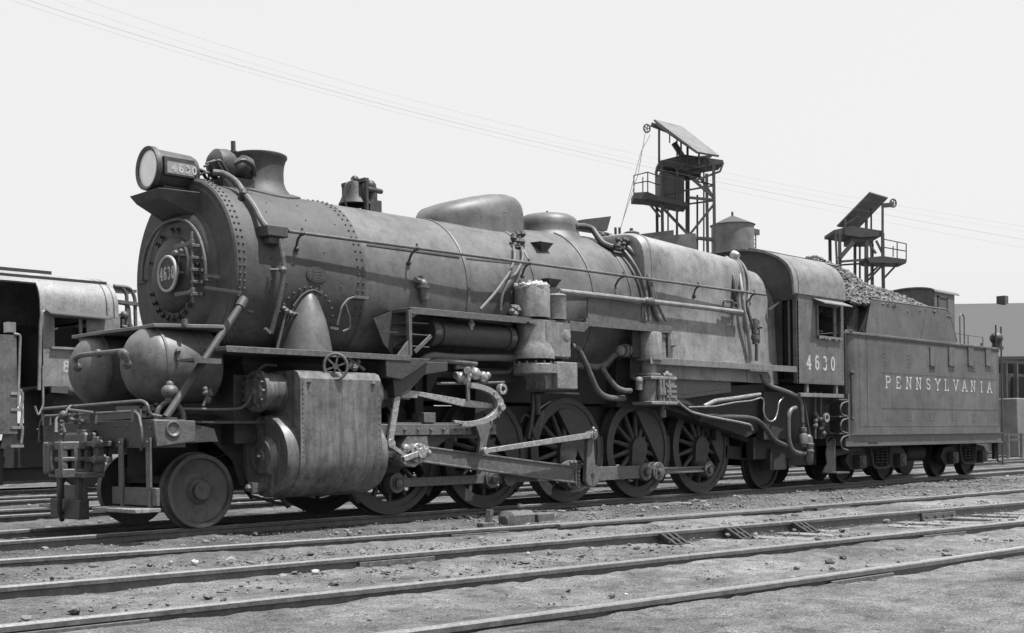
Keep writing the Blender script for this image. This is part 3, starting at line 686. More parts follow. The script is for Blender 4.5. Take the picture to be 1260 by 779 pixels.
# --- turbo generator behind the headlight
g0 = P(283, 205, -.12); mb = MB(); mb.lathe(g0+V((-.30,.0,0)), g0+V((.3,0,0)), [(0,.05),(.03,.12),(.09,.185),(.22,.2),(.30,.17),(.33,.12),(.42,.12),(.47,.17),(.56,.16),(.60,.05)], 28)
gen = B(mb, 'turbo_generator', 'black_iron')
mb = MB(); mb.cyl(g0+V((.05,0,.15)), g0+V((.05,0,.32)), .03, n=10); mb.cyl(g0+V((.05,0,.18)), g0+V((.05,0,.2)), .05, n=10); mb.tube([g0+V((-.05,-.17,.0)), g0+V((.05,-.23,.06)), g0+V((.2,-.22,.0)), g0+V((.25,-.15,-.1))], .03, 8); mb.build('exhaust', 'black_iron', gen)
mb = MB(); mb.box(g0+V((-.2,-.16,-.32)), g0+V((.25,.16,-.16))); mb.build('base', 'black_iron', gen)
mb = MB()
for k in range(9): q = V((random.uniform(-.55,-.28), random.uniform(-.2,.15), random.uniform(-.28,-.02))); mb.tube([g0+q, g0+q+V((.12,random.uniform(-.1,.1),.06)), g0+q+V((.25,random.uniform(-.1,.1),-.1))], .014, 6)
mb.tube([P(239,206,-.1), P(262,215,-.15), P(275,212,-.1)], .02, 8); mb.build('wiring', 'black_iron', gen)

# --- stack
sx = 1.40; mb = MB(); mb.lathe((sx,0,3.96), (sx,0,5), [(0,.47),(.09,.44),(.15,.39),(.22,.335),(.30,.307),(.42,.303),(.52,.312),(.58,.33),(.615,.352),(.64,.352),(.65,.335),(.60,.27),(.3,.26)], 48, closed=False)
stack = B(mb, 'smokestack', 'smokebox')
mb = MB(); mb.lathe((sx,0,3.96), (sx,0,5), [(.3,.262),(.35,0)], 24, closed=False); mb.build('flue_opening', 'dark_inside', stack)
mb = MB(); mb.loft([[V((sx+dx*k_, dy*k_, ZB+math.sqrt(max(.1, (RS+h_)**2-(dy*k_)**2)))) for dx, dy in [(.52*math.cos(t)*(1), .5*math.sin(t)) for t in [2*PI*i/40 for i in range(40)]]] for k_, h_ in ((1.0, .0), (1.0, .03), (.8, .045))], cap=False); mb.build('stack_saddle', 'smokebox', stack)

# --- bell
bx = 2.93; bz = 4.13; mb = MB(); mb.lathe((bx,0,bz+.38), (bx,0,bz), [(0,.0),(.005,.06),(.03,.13),(.10,.155),(.2,.175),(.28,.21),(.32,.23),(.33,.215),(.3,.19)], 28, closed=False)
bell = B(mb, 'bell', 'black_iron')
mb = MB(); mb.bar((bx,-.24,bz-.08), (bx,-.24,bz+.34), .06, .035); mb.bar((bx,.24,bz-.08), (bx,.24,bz+.34), .06, .035); mb.bar((bx,-.26,bz+.36), (bx,.26,bz+.36), .07, .05)
mb.sph((bx,0,bz+.40), .06); mb.bar((bx-.2,0,bz-.06), (bx+.32,0,bz-.06), .4, .05); mb.build('yoke', 'black_iron', bell)
mb = MB(); mb.cyl((bx+.2,-.1,bz-.05), (bx+.2,-.1,bz+.30), .085, n=12); mb.box((bx+.1,-.2,bz-.05), (bx+.3,.0,bz+.12)); mb.sph((bx+.18,-.1,bz+.32), .09); mb.cyl((bx+.05,-.2,bz+.25), (bx+.36,-.12,bz+.27), .035, n=10); mb.cyl((bx+.2,-.1,bz+.1), (bx+.35,-.1,bz+.1), .04, n=10); mb.sph((bx+.3,-.1,bz-.02), .05)
mb.tube([(bx-.22,-.1,bz-.02),(bx-.27,-.1,bz+.1),(bx-.24,-.1,bz+.3),(bx-.12,-.1,bz+.36)], .012, 6, rnd=.08); mb.build('bell_ringer', 'black_iron', bell)

# --- domes
prof = [(4.10,4.09),(4.15,4.20),(4.33,4.35),(4.6,4.45),(4.95,4.55),(5.25,4.62),(5.48,4.65),(5.66,4.645),(5.80,4.615),(5.885,4.56),(5.93,4.46)]
secs = []
for i, (x_, z_) in enumerate(prof):
    W_ = [.02,.20,.38,.50,.56,.57,.56,.52,.43,.32,.18][i]; n_ = 28; zb0 = 3.7; s_ = []
    for k in range(n_+1):
        q = PI*k/n_; cs, sn = math.cos(q), math.sin(q); ex = .5
        s_.append(V((x_, -W_*math.copysign(abs(cs)**ex, cs), 4.0+(z_-4.0)*abs(sn)**.5)))
    s_.append(V((x_, W_*1.12, zb0))); s_.append(V((x_, -W_*1.12, zb0))); secs.append(s_)
mb = MB(); mb.loft(secs); sand = B(mb, 'sand_dome', 'jacket', ang=50)
a_, b_ = P(620,262,-.40), P(641,262,-.40); zA, zB_ = P(620,261,-.40).z, P(620,283,-.40).z
mb = MB(); q0 = V((5.55,-.55,0)); q1 = V((5.84,-.46,0)); nn = V((-(q1-q0).y, (q1-q0).x, 0)).normalized()*-1
for z_ in (4.42,): mb.tube([P(617,263,-.50), P(619,261,-.56), P(641,263,-.50), P(643,266,-.44)], .012, 6, rnd=.02)
mb.build('grab_rail', 'jacket', sand)
mb = MB(); mb.lathe((6.78,0,4.05), (6.78,0,5), [(0,.62),(.08,.56),(.14,.52),(.17,.505),(.26,.505),(.35,.49),(.41,.45),(.455,.37),(.48,.22),(.485,.0)], 48)
dome = B(mb, 'steam_dome', 'jacket'); mb = MB(); mb.cyl((6.78,0,4.52), (6.78,0,4.59), .02, n=8); mb.build('dome_bolt', 'black_iron', dome)

# things on top of the boiler by the firebox
mb = MB(); a_, b_, c2, d2 = P(716,279,0), P(718,270,0), P(752,266,0), P(747,284,0)
mb.add([a_, b_, c2, d2]+[x+V((.02,.34,0)) for x in (a_, b_, c2, d2)], [(0,1,2,3),(7,6,5,4),(0,4,5,1),(1,5,6,2),(2,6,7,3),(3,7,4,0)]); B(mb, 'whistle_shield', 'black_iron')
mb = MB()
for u in (757.5, 762.5): q = P(u, 292, -.1); mb.cyl(q, V((q.x, q.y, P(u, 280, -.1).z)), .022, n=8)
q = P(745, 292, -.1); mb.tube([P(735,286,-.1), P(748,288,-.1), P(756,293,-.1), P(772,296,-.15)], .03, 8); mb.sph(P(750,292,-.1), .07); mb.sph(P(741,290,-.15), .06)
for k in range(5): mb.cyl(P(736+k*7, 289+k, -.15), P(740+k*7, 294+k, -.2), .035, n=8)
B(mb, 'safety_valves', 'black_iron')
q = P(777, 294, -.05); mb = MB(); mb.lathe(q-V((0,0,.05)), q+V((0,0,1)), [(0,.125),(.10,.125),(.11,.14),(.15,.14),(.17,.10),(.19,.03),(.23,.03)], 24); B(mb, 'turret_cover', 'black_iron')
def pipe(pts, r, m_='grey_iron', name='pipe', n=10, rnd=None, parent=None): return B(MB().tube(pts, r, n, rnd), name, m_, parent)
pipe([P(704,279,-.4), P(716,278,-.45), P(729,281,-.5), P(735,291,-.62), P(742,300,-.75), P(752,304,-.85), P(768,306,-.95)], .05, 'black_iron', rnd=.15)
B(MB().cyl(P(703,277,-.4), P(709,280,-.43), .085, n=14), 'valve_flange', 'black_iron')
mb = MB()
for k in range(10): mb.sph(P(766+random.uniform(-8,12), 300+random.uniform(-6,8), -.95), random.uniform(.035,.06), 8)
mb.tube([P(758,294,-.8), P(775,302,-.9), P(785,316,-1.05)], .018, 6); B(mb, 'turret_valves', 'black_iron')
# pipes that wrap down over the shoulder in front of the firebox
def wrap(us, r, m_='jacket'): pipe([P(u, v, y) for u, v, y in us], r, m_, rnd=.2)
wrap([(770,303,-.92),(783,314,-1.08),(793,330,-1.2),(800,350,-1.3),(803,368,-1.33),(806,385,-1.33),(812,394,-1.36)], .042)
wrap([(764,304,-.9),(776,318,-1.08),(786,335,-1.2),(793,352,-1.28),(797,372,-1.33),(799,395,-1.36)], .028)
wrap([(776,300,-.9),(790,318,-1.1),(799,338,-1.28),(805,360,-1.34),(810,378,-1.36),(820,395,-1.4)], .022)

# --- side handrail with its stanchions
def HY(u): return -1.22-.18*(u-355)/585
pts = [P(u, v, HY(u)) for u, v in ((352,286),(355,286),(513,304.5),(651,322.5),(767,337.5),(859,351.5),(942,364.5))]
zm = 3.44; pts = [V((p.x, p.y, zm)) for p in pts]
hr = B(MB().tube(pts[1:], .021, 10, rnd=.05), 'handrail', 'grey_iron')
for u, v in ((372,289),(513,304.5),(651,322.5),(767,337.5),(859,351.5),(928,362)):
    p = P(u, v, HY(u)); p.z = zm; zi = 3.27; R_ = 1.13 if p.x < 4 else (1.2 if p.x < 7.5 else 1.26); yi = -math.sqrt(max(.3, R_*R_-(zi-ZB)**2)) if p.x < 7.6 else -1.28
    mb = MB(); mb.tube([p, V((p.x-.02, (p.y+yi)/2, zm-.06)), V((p.x, yi, zi))], .016, 8); mb.sph(p, .036, 8); mb.cyl(p+V((0,0,.02)), p+V((0,0,.06)), .014, n=6); mb.sph((p.x, yi-.01, zi), .035, 8)
    mb.build('stanchion', 'black_iron', hr)

# --- smokebox side: pipe from the generator, valve box, oval builder's plate, steam pipe cover
pipe([P(262,212,-.35), P(274,213,-.4), P(290,222,-.55), P(302,240,-.78), P(314,256,-.95), P(322,272,-1.1), P(329,281,-1.16)], .038, 'grey_iron', rnd=.2)
mb = MB(); q = P(300,238,-.76); mb.bar(q, q+V((0,.12,-.22)), .05, .05); mb.sph(q, .06, 8); B(mb, 'pipe_clip', 'black_iron')
mb = MB(); p0, p1 = P(328,276,-1.22), P(354,293,-1.22); mb.box((p0.x, -1.24, p1.z), (p1.x, -1.02, p0.z)); mb.box((p0.x+.05, -1.2, p1.z-.08), (p1.x-.05, -1.04, p1.z)); B(mb, 'valve_box', 'smokebox', bevel=.012)
pipe([P(344,294,-1.2), P(348,318,-1.24), P(349,332,-1.24), P(346,360,-1.2), P(340,385,-1.15), P(333,410,-1.08)], .032, 'grey_iron', rnd=.2)
mb = MB(); q = P(348,332,-1.24); mb.sph(q, .05, 8); mb.cyl(q, q+V((-.12,.08,0)), .015, n=8); B(mb, 'pipe_union', 'grey_iron')
q = P(388.5, 338, -1.12); mb = MB(); e_ = [(q.x+.145*math.cos(t), q.z+.095*math.sin(t)) for t in [2*PI*i/32 for i in range(32)]]
mb.prism(e_, 1, -1.11, -1.138); bp_ = B(mb, 'builders_plate', 'smokebox'); e_ = [(q.x+.12*math.cos(t), q.z+.073*math.sin(t)) for t in [2*PI*i/32 for i in range(32)]]
mb = MB(); mb.prism(e_, 1, -1.136, -1.142); mb.build('plate_face', 'black_iron', bp_)
mb = MB()
for k in range(3): z_ = q.z+.035-k*.035; mb.box((q.x-.08+.01*abs(k-1), -1.145, z_-.006), (q.x+.08-.01*abs(k-1), -1.141, z_+.006))
mb.build('raised_lines', 'smokebox', bp_)
cov = []
for t, hw, yo in ((2.02,.33,-1.36),(2.15,.31,-1.34),(2.3,.29,-1.31),(2.45,.265,-1.27),(2.56,.235,-1.23),(2.66,.20,-1.19),(2.72,.165,-1.16),(2.76,.12,-1.13),(2.78,.05,-1.10)):
    cx_ = 1.36-.03*(2.7-t); cov.append([V((cx_-hw*math.cos(q), yo*1.0+.35-.35*math.sin(q), t)) for q in [PI*i/16 for i in range(17)]]+[V((cx_+hw, yo+.5, t)), V((cx_-hw, yo+.5, t))])
sp_ = B(MB().loft(cov), 'steam_pipe_cover', 'jacket', ang=50)
mb = MB()
for i in range(17):
    q = PI*(i/16); x_ = 1.36-.42*math.cos(q); z_ = 2.32+.50*math.sin(q); y_ = -math.sqrt(RS**2-(z_-ZB)**2); mb.rivet((x_, y_-.012, z_), (0, y_, z_-ZB), .02, .02)
for i in range(17):
    q = PI*(i/16); x_ = 1.36-.36*math.cos(q); z_ = 2.32+.44*math.sin(q)
mb.build('rivet_row', 'smokebox', sp_)
pipe([P(361,377,-1.1), P(372,362,-1.12), P(385,356,-1.14), P(396,362,-1.14)], .014, 'smokebox', rnd=.1)
mb = MB(); c_ = P(352,383,-1.12)
for dx, dz, r in ((0,0,.045),(.06,-.02,.04),(-.03,.03,.035),(.1,-.03,.03)): mb.sph(c_+V((dx,0,dz)), r, 8)
mb.cyl(c_, c_+V((.2,0,-.03)), .018, n=8); mb.tube([c_, c_+V((-.1,.05,-.45))], .018, 8); B(mb, 'blower_valve', 'grey_iron')
mb = MB(); mb.bar(P(326,404,-1.1), P(332,410,-1.1), .04, .03); mb.bar(P(305,382,-1.0), P(312,384,-1.05), .05, .02); B(mb, 'smokebox_clip', 'grey_iron')
mb = MB(); mb.tube([P(438,365,-1.14), P(428,368,-1.17), P(420,378,-1.18), P(415,400,-1.15)], .014, 8); mb.tube([P(424,372,-1.17), P(430,390,-1.17), P(431,404,-1.14), P(422,408,-1.12)], .014, 8)
mb.bar(P(406,403,-1.16), P(416,405,-1.16), .02, .03); mb.box(P(436,363,-1.16), P(450,369,-1.10)); B(mb, 'feed_check_lines', 'grey_iron')
mb = MB(); p = P(520,350,-1.17); mb.sph(p, .072, 12); mb.cyl(p+V((0,0,-.02)), p+V((0,0,-.05)), .09, n=14); mb.cyl(p+V((-.14,-.02,.05)), p+V((0,0,.03)), .035, n=10); mb.cyl(p, P(522,368,-1.15), .062, .06, 14); mb.cyl(P(520,352,-1.15), P(517,340,-1.12), .04, n=10); mb.cyl(P(522,360,-1.15), P(522,374,-1.1), .055, n=12); B(mb, 'check_valve', 'grey_iron')
# sand pipes and valve by the sand dome
mb = MB()
for k in range(22): mb.sph(P(635+random.uniform(-8,9), 300+random.uniform(-12,14), -.88), random.uniform(.035,.065), 8)
mb.cyl(P(632,290,-.7), P(636,304,-.9), .05, n=10); B(mb, 'sand_valves', 'black_iron')
pipe([P(632,305,-.95), P(634,318,-1.15), P(627,336,-1.28), P(610,360,-1.36), P(591,381,-1.4)], .022, 'grey_iron', rnd=.12)
pipe([P(642,305,-.95), P(644,318,-1.12), P(637,334,-1.2), P(622,352,-1.24), P(617,366,-1.25), P(616,382,-1.25)], .022, 'grey_iron', rnd=.12)
for u, v, w_ in ((669,302,9),(679,347,9)):
    p = P(u, v, -.95 if v < 320 else -1.22); mb = MB(); mb.add([p+V((-.13,-.06,.04)), p+V((.15,-.06,.04)), p+V((.15,.16,.05)), p+V((-.13,.16,.05)), p+V((-.03,.02,-.09)), p+V((.08,.02,-.09)), p+V((.08,.16,-.03)), p+V((-.03,.16,-.03))], [(0,1,2,3),(4,5,6,7),(0,1,5,4),(1,2,6,5),(2,3,7,6),(3,0,4,7)]); B(mb, 'jacket_step', 'black_iron')

# --- running boards
def board(name, x0, x1, z, y0=-1.5, y1=-1.0, t=.045, m_='grey_iron', lip=.05, parent=None):
    mb = MB(); mb.box((x0, y0, z-t), (x1, y1, z)); mb.box((x0, y0-.012, z-lip-.03), (x1, y0-.001, z+.004)); return B(mb, name, m_, parent, bevel=.004)
rb1 = board('front_running_board', -.06, 2.60, 2.025, y1=-.85, lip=.035)
rb2 = board('middle_running_board', 2.60, 5.55, 2.635, lip=.05)
mb = MB(); mb.prism([(5.55,2.64),(6.02,2.64),(5.98,2.60),(5.85,2.50),(5.0,2.50),(4.7,2.56),(4.7,2.59),(5.55,2.59)], 1, -1.515, -1.56); mb.box((4.9,-1.55,2.56), (5.9,-1.0,2.60)); B(mb, 'pump_shelf', 'grey_iron', bevel=.004)
rb3 = board('rear_running_board', 5.98, 8.04, 2.70, y0=-1.48, y1=-1.2, lip=.03)
mb = MB(); mb.box((5.95,-1.51,2.60), (8.0,-1.47,2.72)); B(mb, 'board_edge_angle', 'grey_iron')
mb = MB(); mb.box((7.92, -1.50, 2.24), (7.96, -1.2, 2.70)); mb.box((7.96,-1.49,2.24), (7.985,-1.47,2.72)); B(mb, 'board_riser', 'grey_iron')
mb = MB(); mb.box((7.2,-1.36,2.205), (8.09,-1.325,2.69)); B(mb, 'recess_shade', 'soot_iron'); pipe_ = MB().tube([(7.9,-1.42,2.66),(8.05,-1.44,2.5),(8.0,-1.44,2.32),(7.8,-1.44,2.28)], .03, 8, rnd=.12); B(pipe_, 'bent_pipe', 'grey_iron')  # near-black plate stands in for the shade of the recess under the board
rb4 = board('firebox_running_board', 7.45, 11.72, 2.20, y1=-1.28, lip=.07, m_='roof_paint')
mb = MB(); mb.box((2.57,-1.51,2.03), (2.62,-1.45,2.60)); mb.prism([(2.40,2.03),(2.57,2.03),(2.57,2.22)], 1, -1.5, -1.46); mb.prism([(2.62,2.50),(2.80,2.59),(2.62,2.59)], 1, -1.5, -1.46); B(mb, 'board_post', 'grey_iron', bevel=.004)
mb = MB(); 
for k in range(3): z_ = 2.16+k*.15; mb.box((2.63, -1.46, z_-.012), (2.95, -1.12, z_))
mb.prism([(2.63,2.16),(2.95,2.32),(2.99,2.56),(2.63,2.60)], 1, -1.12, -1.10); mb.bar((2.70,-1.46,2.08), (2.98,-1.46,2.30), .02, .05); B(mb, 'steps', 'grey_iron', bevel=.003)
mb = MB(); mb.prism([(2.3,2.5),(2.6,2.62),(2.6,2.05),(2.45,2.2)], 1, -1.15, -1.13); mb.bar((2.25,-1.3,2.33), (2.6,-1.3,2.33), .02, .02); B(mb, 'sheet_bracket', 'black_iron')
# long lagged pipe along the firebox
pts = [P(688,358,-1.36), P(720,362,-1.38), P(804,372,-1.40), P(840,378,-1.40), P(913,386,-1.40)]
for p in pts: p.z = 3.085
pipe(pts, .04, 'firebox', 'lagged_pipe', rnd=.1)
mb = MB(); q = P(799,368,-1.4); mb.lathe((q.x-.12,-1.4,3.085),(q.x+.2,-1.4,3.085), [(0,.05),(.03,.065),(.08,.05),(.16,.065),(.2,.05)], 12); mb.cyl(P(680,372,-1.36), P(690,357,-1.4), .02, n=8); B(mb, 'pipe_coupling', 'grey_iron')
mb = MB(); mb.box((6.2,-1.34,3.00), (7.6,-1.30,3.05)); mb.box((6.2,-1.33,2.74), (7.45,-1.31,3.0)); B(mb, 'jacket_skirt', 'jacket')
# pipes at the back of the firebox and the injector check
pipe([P(893,317,-.9), P(903,322,-1.05), P(910,335,-1.22), P(913,360,-1.36), P(916,385,-1.38), P(920,405,-1.38), P(925,444,-1.38)], .034, 'firebox', rnd=.15)
pipe([P(884,318,-.95), P(895,326,-1.1), P(903,342,-1.28), P(905,362,-1.34), P(907,378,-1.36)], .045, 'black_iron', rnd=.15)
pipe([P(903,316,-.85), P(914,325,-1.05), P(921,340,-1.2), P(922,362,-1.3), P(919,378,-1.36), P(931,418,-1.36), P(931,444,-1.36)], .03, 'jacket', rnd=.15)
mb = MB(); q = P(903,314,-.85); mb.lathe(q+V((0,.05,.02)), q+V((0,-.15,-.04)), [(0,.05),(.03,.08),(.1,.07),(.16,.045)], 14); B(mb, 'steam_elbow', 'letter_paint')
mb = MB(); p = P(929,408,-1.38)
for dz, r in ((.18,.05),(.1,.07),(0,.06),(-.1,.07),(-.18,.05)): mb.cyl(p+V((0,0,dz-.04)), p+V((0,0,dz+.04)), r, n=12)
mb.cyl(p+V((.02,0,.1)), p+V((.14,-.05,.08)), .03, n=8); mb.cyl(p+V((-.08,0,-.08)), p+V((.08,0,-.08)), .03, n=8); mb.cyl(p+V((.1,0,.2)), p+V((.12,0,-.2)), .025, n=8); B(mb, 'injector', 'grey_iron')
mb = MB(); mb.tube([P(889,378,-1.36), P(891,369,-1.4), P(901,370,-1.42), P(904,376,-1.36)], .016, 8); mb.box(P(896,371,-1.40), P(905,374,-1.36)); B(mb, 'lifting_hook', 'jacket')
mb = MB(); mb.add([V((8.12,-1.34,2.46)), V((8.3,-1.34,2.46)), V((8.3,-1.4,2.44)), V((8.12,-1.42,2.42)), V((8.14,-1.34,2.36))], [(0,1,2,3),(0,3,4),(1,2,4),(2,3,4),(0,1,4)]); B(mb, 'jacket_step', 'black_iron')

# --- air pumps
def pump_a():
    X_, Y_ = 4.98, -1.36; mb = MB()
    mb.lathe((X_,Y_,2.66), (X_,Y_,4), [(0,.25),(.40,.25),(.43,.235),(.43,0)], 30); t = B(mb, 'air_pump', 'pump_iron')
    mb = MB(); mb.lathe((X_+.42,Y_-.04,2.66), (X_+.42,Y_-.04,4), [(0,.165),(.32,.165),(.34,.175),(.36,.15),(.36,.0)], 24); mb.lathe((X_+.42,Y_,3.02), (X_+.42,Y_,4), [(0,.06),(.06,.09),(.10,.11),(.11,0)], 4, closed=False); mb.build('small_cylinder', 'pump_iron', t)
    mb = MB()
    for i in range(70):
        q, r = random.uniform(0, 6.28), .23*math.sqrt(random.random()); mb_ = (X_+r*math.cos(q), Y_+r*math.sin(q), 3.10+random.uniform(0,.05)*(1.5-r*5)); lump(mb, mb_, random.uniform(.03,.06), .9)
    mb.build('lagging', 'lagging', t, ang=20)
    mb = MB(); mb.lathe((X_,Y_,2.08), (X_,Y_,4), [(0,.31),(.10,.305),(.20,.27),(.26,.25),(.54,.25)], 30); mb.lathe((X_+.40,Y_-.04,2.10), (X_+.40,Y_-.04,4), [(0,.2),(.5,.2)], 24); mb.box((X_-.0,Y_-.26,2.12), (X_+.50,Y_+.1,2.60)); mb.lathe((X_+.42,Y_-.24,2.42), (X_+.42,Y_-.30,2.42), [(0,.09),(.02,.09),(.03,.07),(.03,0)], 16); mb.build('steam_end', 'pump_iron', t)
    mb = MB(); mb.lathe((X_,Y_,1.86), (X_,Y_,4), [(0,.26),(.02,.30),(.14,.30),(.16,.28)], 30); mb.box((X_,Y_-.29,1.88), (X_+.42,Y_+.1,2.01)); mb.build('flange', 'pump_iron', t)
    mb = MB(); mb.cyl((X_-.02,Y_,1.98), (X_-.02,Y_,2.10), .2, n=20); mb.box((X_+.25,Y_-.1,1.98), (X_+.48,Y_+.2,2.12)); mb.build('neck', 'dark_inside', t)
    mb = MB(); mb.box((X_+.17,Y_-.30,1.66), (X_+.60,Y_+.2,2.04)); mb.prism([(X_-.02,1.88),(X_+.17,1.88),(X_+.17,1.66),(X_+.05,1.66),(X_+.05,1.78)], 1, Y_-.2, Y_+.2); mb.build('air_end', 'pump_iron', t, bevel=.012)
    mb = MB()
    for i in range(14):
        q = 2*PI*i/14; mb.cyl((X_+.28*math.cos(q), Y_+.28*math.sin(q), 2.01), (X_+.28*math.cos(q), Y_+.28*math.sin(q), 2.045), .016, n=6)
    mb.build('flange_bolt', 'pump_iron', t)
    mb = MB(); 
    for z_, x_ in ((1.98,.56),(1.9,.58),(2.3,.52),(2.2,.52),(1.72,.6)): mb.sph((X_+x_, Y_-.1, z_), .045, 8); mb.cyl((X_+x_-.1, Y_-.1, z_), (X_+x_, Y_-.1, z_), .03, n=8)
    mb.build('fitting', 'grey_iron', t)
    mb = MB()
    for dx, dz, r in ((-.42,.07,.05),(-.36,.12,.05),(-.30,.09,.06),(-.36,.03,.06),(-.40,.0,.03),(-.32,.0,.03)): mb.sph((X_+dx, Y_, 2.66+dz), r, 8)
    mb.cyl((X_-.44,Y_,2.79), (X_-.24,Y_,2.8), .03, n=8); mb.build('governor', 'grey_iron', t)
    return t
pump_a()
def pump_b():
    X_, Y_ = 7.62, -1.34; mb = MB()
    mb.lathe((X_,Y_,2.16), (X_,Y_,4), [(0,.20),(.01,.215),(.42,.215),(.44,.205),(.46,.10),(.47,0)], 30); t = B(mb, 'feed_water_pump', 'pump_iron')
    mb = MB(); mb.lathe((X_+.25,Y_-.03,2.12), (X_+.25,Y_,4), [(0,.11),(.40,.10),(.41,.12),(.46,.12),(.47,.09),(.53,.09),(.55,.0)], 20); mb.build('valve_chamber', 'pump_iron', t)
    mb = MB(); mb.lathe((X_,Y_,1.50), (X_,Y_,4), [(0,.16),(.42,.16),(.43,.19),(.46,.19),(.47,.12),(.66,.12)], 24); mb.build('water_cylinder', 'pump_iron', t)
    mb = MB(); mb.box((X_-.22,Y_-.22,1.86), (X_+.44,Y_+.15,1.91)); mb.box((X_-.24,Y_-.24,1.47), (X_+.44,Y_+.15,1.52)); mb.build('flange', 'pump_iron', t, bevel=.01)
    mb = MB(); mb.box((X_+.17,Y_-.2,1.52), (X_+.4,Y_+.1,1.86))
    for z_ in (1.6,1.68,1.76): mb.box((X_+.16,Y_-.23,z_-.02), (X_+.42,Y_+.1,z_+.02))
    for dx in (.02,.1,.24): mb.cyl((X_+dx,Y_-.2,1.52), (X_+dx,Y_-.2,1.86), .03, n=8); mb.cyl((X_+dx,Y_-.2,1.62), (X_+dx,Y_-.2,1.74), .045, n=8)
    mb.sph((X_+.3,Y_-.1,1.95), .07, 10); mb.cyl((X_+.2,Y_-.1,1.93), (X_+.42,Y_-.1,1.93), .05, n=10); mb.sph((X_-.24,Y_,1.84), .07, 10); mb.cyl((X_-.24,Y_,1.7), (X_-.24,Y_,1.84), .06, n=10); mb.build('valve_body', 'pump_iron', t)
    mb = MB()
    for i in range(12):
        x_ = X_-.2+i*.055; mb.cyl((x_,Y_-.2,1.91), (x_,Y_-.2,1.935), .014, n=6); mb.cyl((x_,Y_-.21,1.52), (x_,Y_-.21,1.545), .014, n=6)
    mb.build('flange_bolt', 'pump_iron', t)
    mb = MB(); q = P(815,500,-1.4); mb.lathe((q.x,-1.4,1.50), (q.x,-1.4,0), [(0,.03),(.09,.03),(.1,.055),(.2,.058),(.22,.06),(.24,.0)], 12); mb.build('drain_cock', 'grey_iron', t)
    return t
pump_b()
pipe([P(768,431,-1.25), P(757,435,-1.2), P(746,447,-1.1), P(738,452,-1.1), P(716,450,-1.1), P(690,449,-1.1)], .052, 'grey_iron', rnd=.12)
mb = MB(); q = P(768,431,-1.26)
for dx in (-.02,.06): mb.cyl(q+V((dx,0,0)), q+V((dx+.03,0,.0)), .1, n=16)
mb.sph(q+V((-.1,0,-.01)), .085, 12); B(mb, 'pipe_elbow', 'pump_iron')
pipe([P(740,452,-1.15), P(748,464,-1.2), P(758,477,-1.25), P(768,481,-1.3), P(776,481,-1.3)], .042, 'grey_iron', rnd=.12)
pipe([P(703,426,-1.3), P(711,428,-1.35), P(720,446,-1.35), P(735,482,-1.3), P(748,490,-1.25), P(768,490,-1.2)], .045, 'grey_iron', rnd=.15)
# air reservoir lying under the middle board, and the cooling pipe over it
mb = MB(); mb.lathe((3.08,-1.28,2.36), (4.66,-1.28,2.36), [(0,.12),(.0,.16),(.03,.175),(.1,.175),(.1,.145),(.17,.145),(.17,.16),(.2,.16),(.2,.15),(1.40,.15),(1.40,.17),(1.5,.17),(1.5,.1),(1.58,.1)], 30); B(mb, 'air_reservoir', 'black_iron')
pipe([(3.6,-1.2,2.60),(4.72,-1.2,2.58)], .035, 'grey_iron')
pipe([P(514,446,-1.2), P(530,437,-1.25), P(560,440,-1.25), P(610,440,-1.25), P(634,441,-1.25)], .05, 'grey_iron', rnd=.15)
pipe([P(500,456,-1.2), P(520,450,-1.25), P(532,444,-1.25), P(560,445,-1.3), P(586,448,-1.3)], .035, 'grey_iron', rnd=.15)
pipe([P(520,436,-1.1), P(545,460,-1.1), P(600,459,-1.15), P(628,458,-1.2), P(634,446,-1.2)], .03, 'black_iron', rnd=.12)
mb = MB(); mb.sph((3.75,-1.4,2.5), .05, 8); mb.cyl((3.75,-1.4,2.42), (3.75,-1.4,2.58), .025, n=8); B(mb, 'drain_valve', 'worn_steel')

# --- air tanks over the pilot beam
for sY, yc in ((-1,-.66),(1,.62)):
    mb = MB(); X0_ = -.68; mb.lathe((X0_,yc,1.85), (1,yc,1.85), [(-.12,0),(-.11,.12),(-.07,.24),(.0,.34),(.08,.40),(.14,.425),(.80,.425),(.86,.40),(.91,.3),(.93,0)], 44, closed=False)
    t_k = B(mb, 'air_tank', 'cab_paint')
    for k in (.14,.58): MB().lathe((X0_+k,yc,1.86), (1,yc,1.86), [(0,.42),(0,.432),(.03,.432),(.03,.42)], 44, closed=False).build('tank_band', 'cab_paint', t_k)
    c_ = P(174,440,yc) if sY < 0 else P(117,452,yc)
mb = MB(); a_ = PX(151,432,-.98); b_ = PX(99,437,-.95)
mb.tube([PX(157,447,-.95), PX(154,434,-1.0), a_, b_, PX(92,441,-.93), PX(93,452,-.93), PX(98,455,-.9)], .03, 10, rnd=.08)
for q, r in ((PX(152,436,-.98),.06),(PX(156,448,-.95),.055),(PX(121,435,-.97),.05),(PX(95,452,-.92),.055)): mb.sph(q, r, 10)
B(mb, 'tank_pipe', 'grey_iron')
mb = MB(); mb.box((-.34,-1.12,2.26), (-.30,-1.06,2.34)); q = P(219,432,-1.1); mb.sph(q, .035, 8); mb.cyl(q, q+V((0,0,-.1)), .02, n=6); B(mb, 'tank_bracket', 'grey_iron')
mb = MB(); shelf = [(.08,-1.24),(-.62,-.95),(-.60,-.60),(-.66,.20),(-.66,.95),(.28,1.1),(.28,-1.0)]; mb.prism(shelf, 2, 2.245, 2.285); B(mb, 'front_platform', 'roof_paint', bevel=.006)

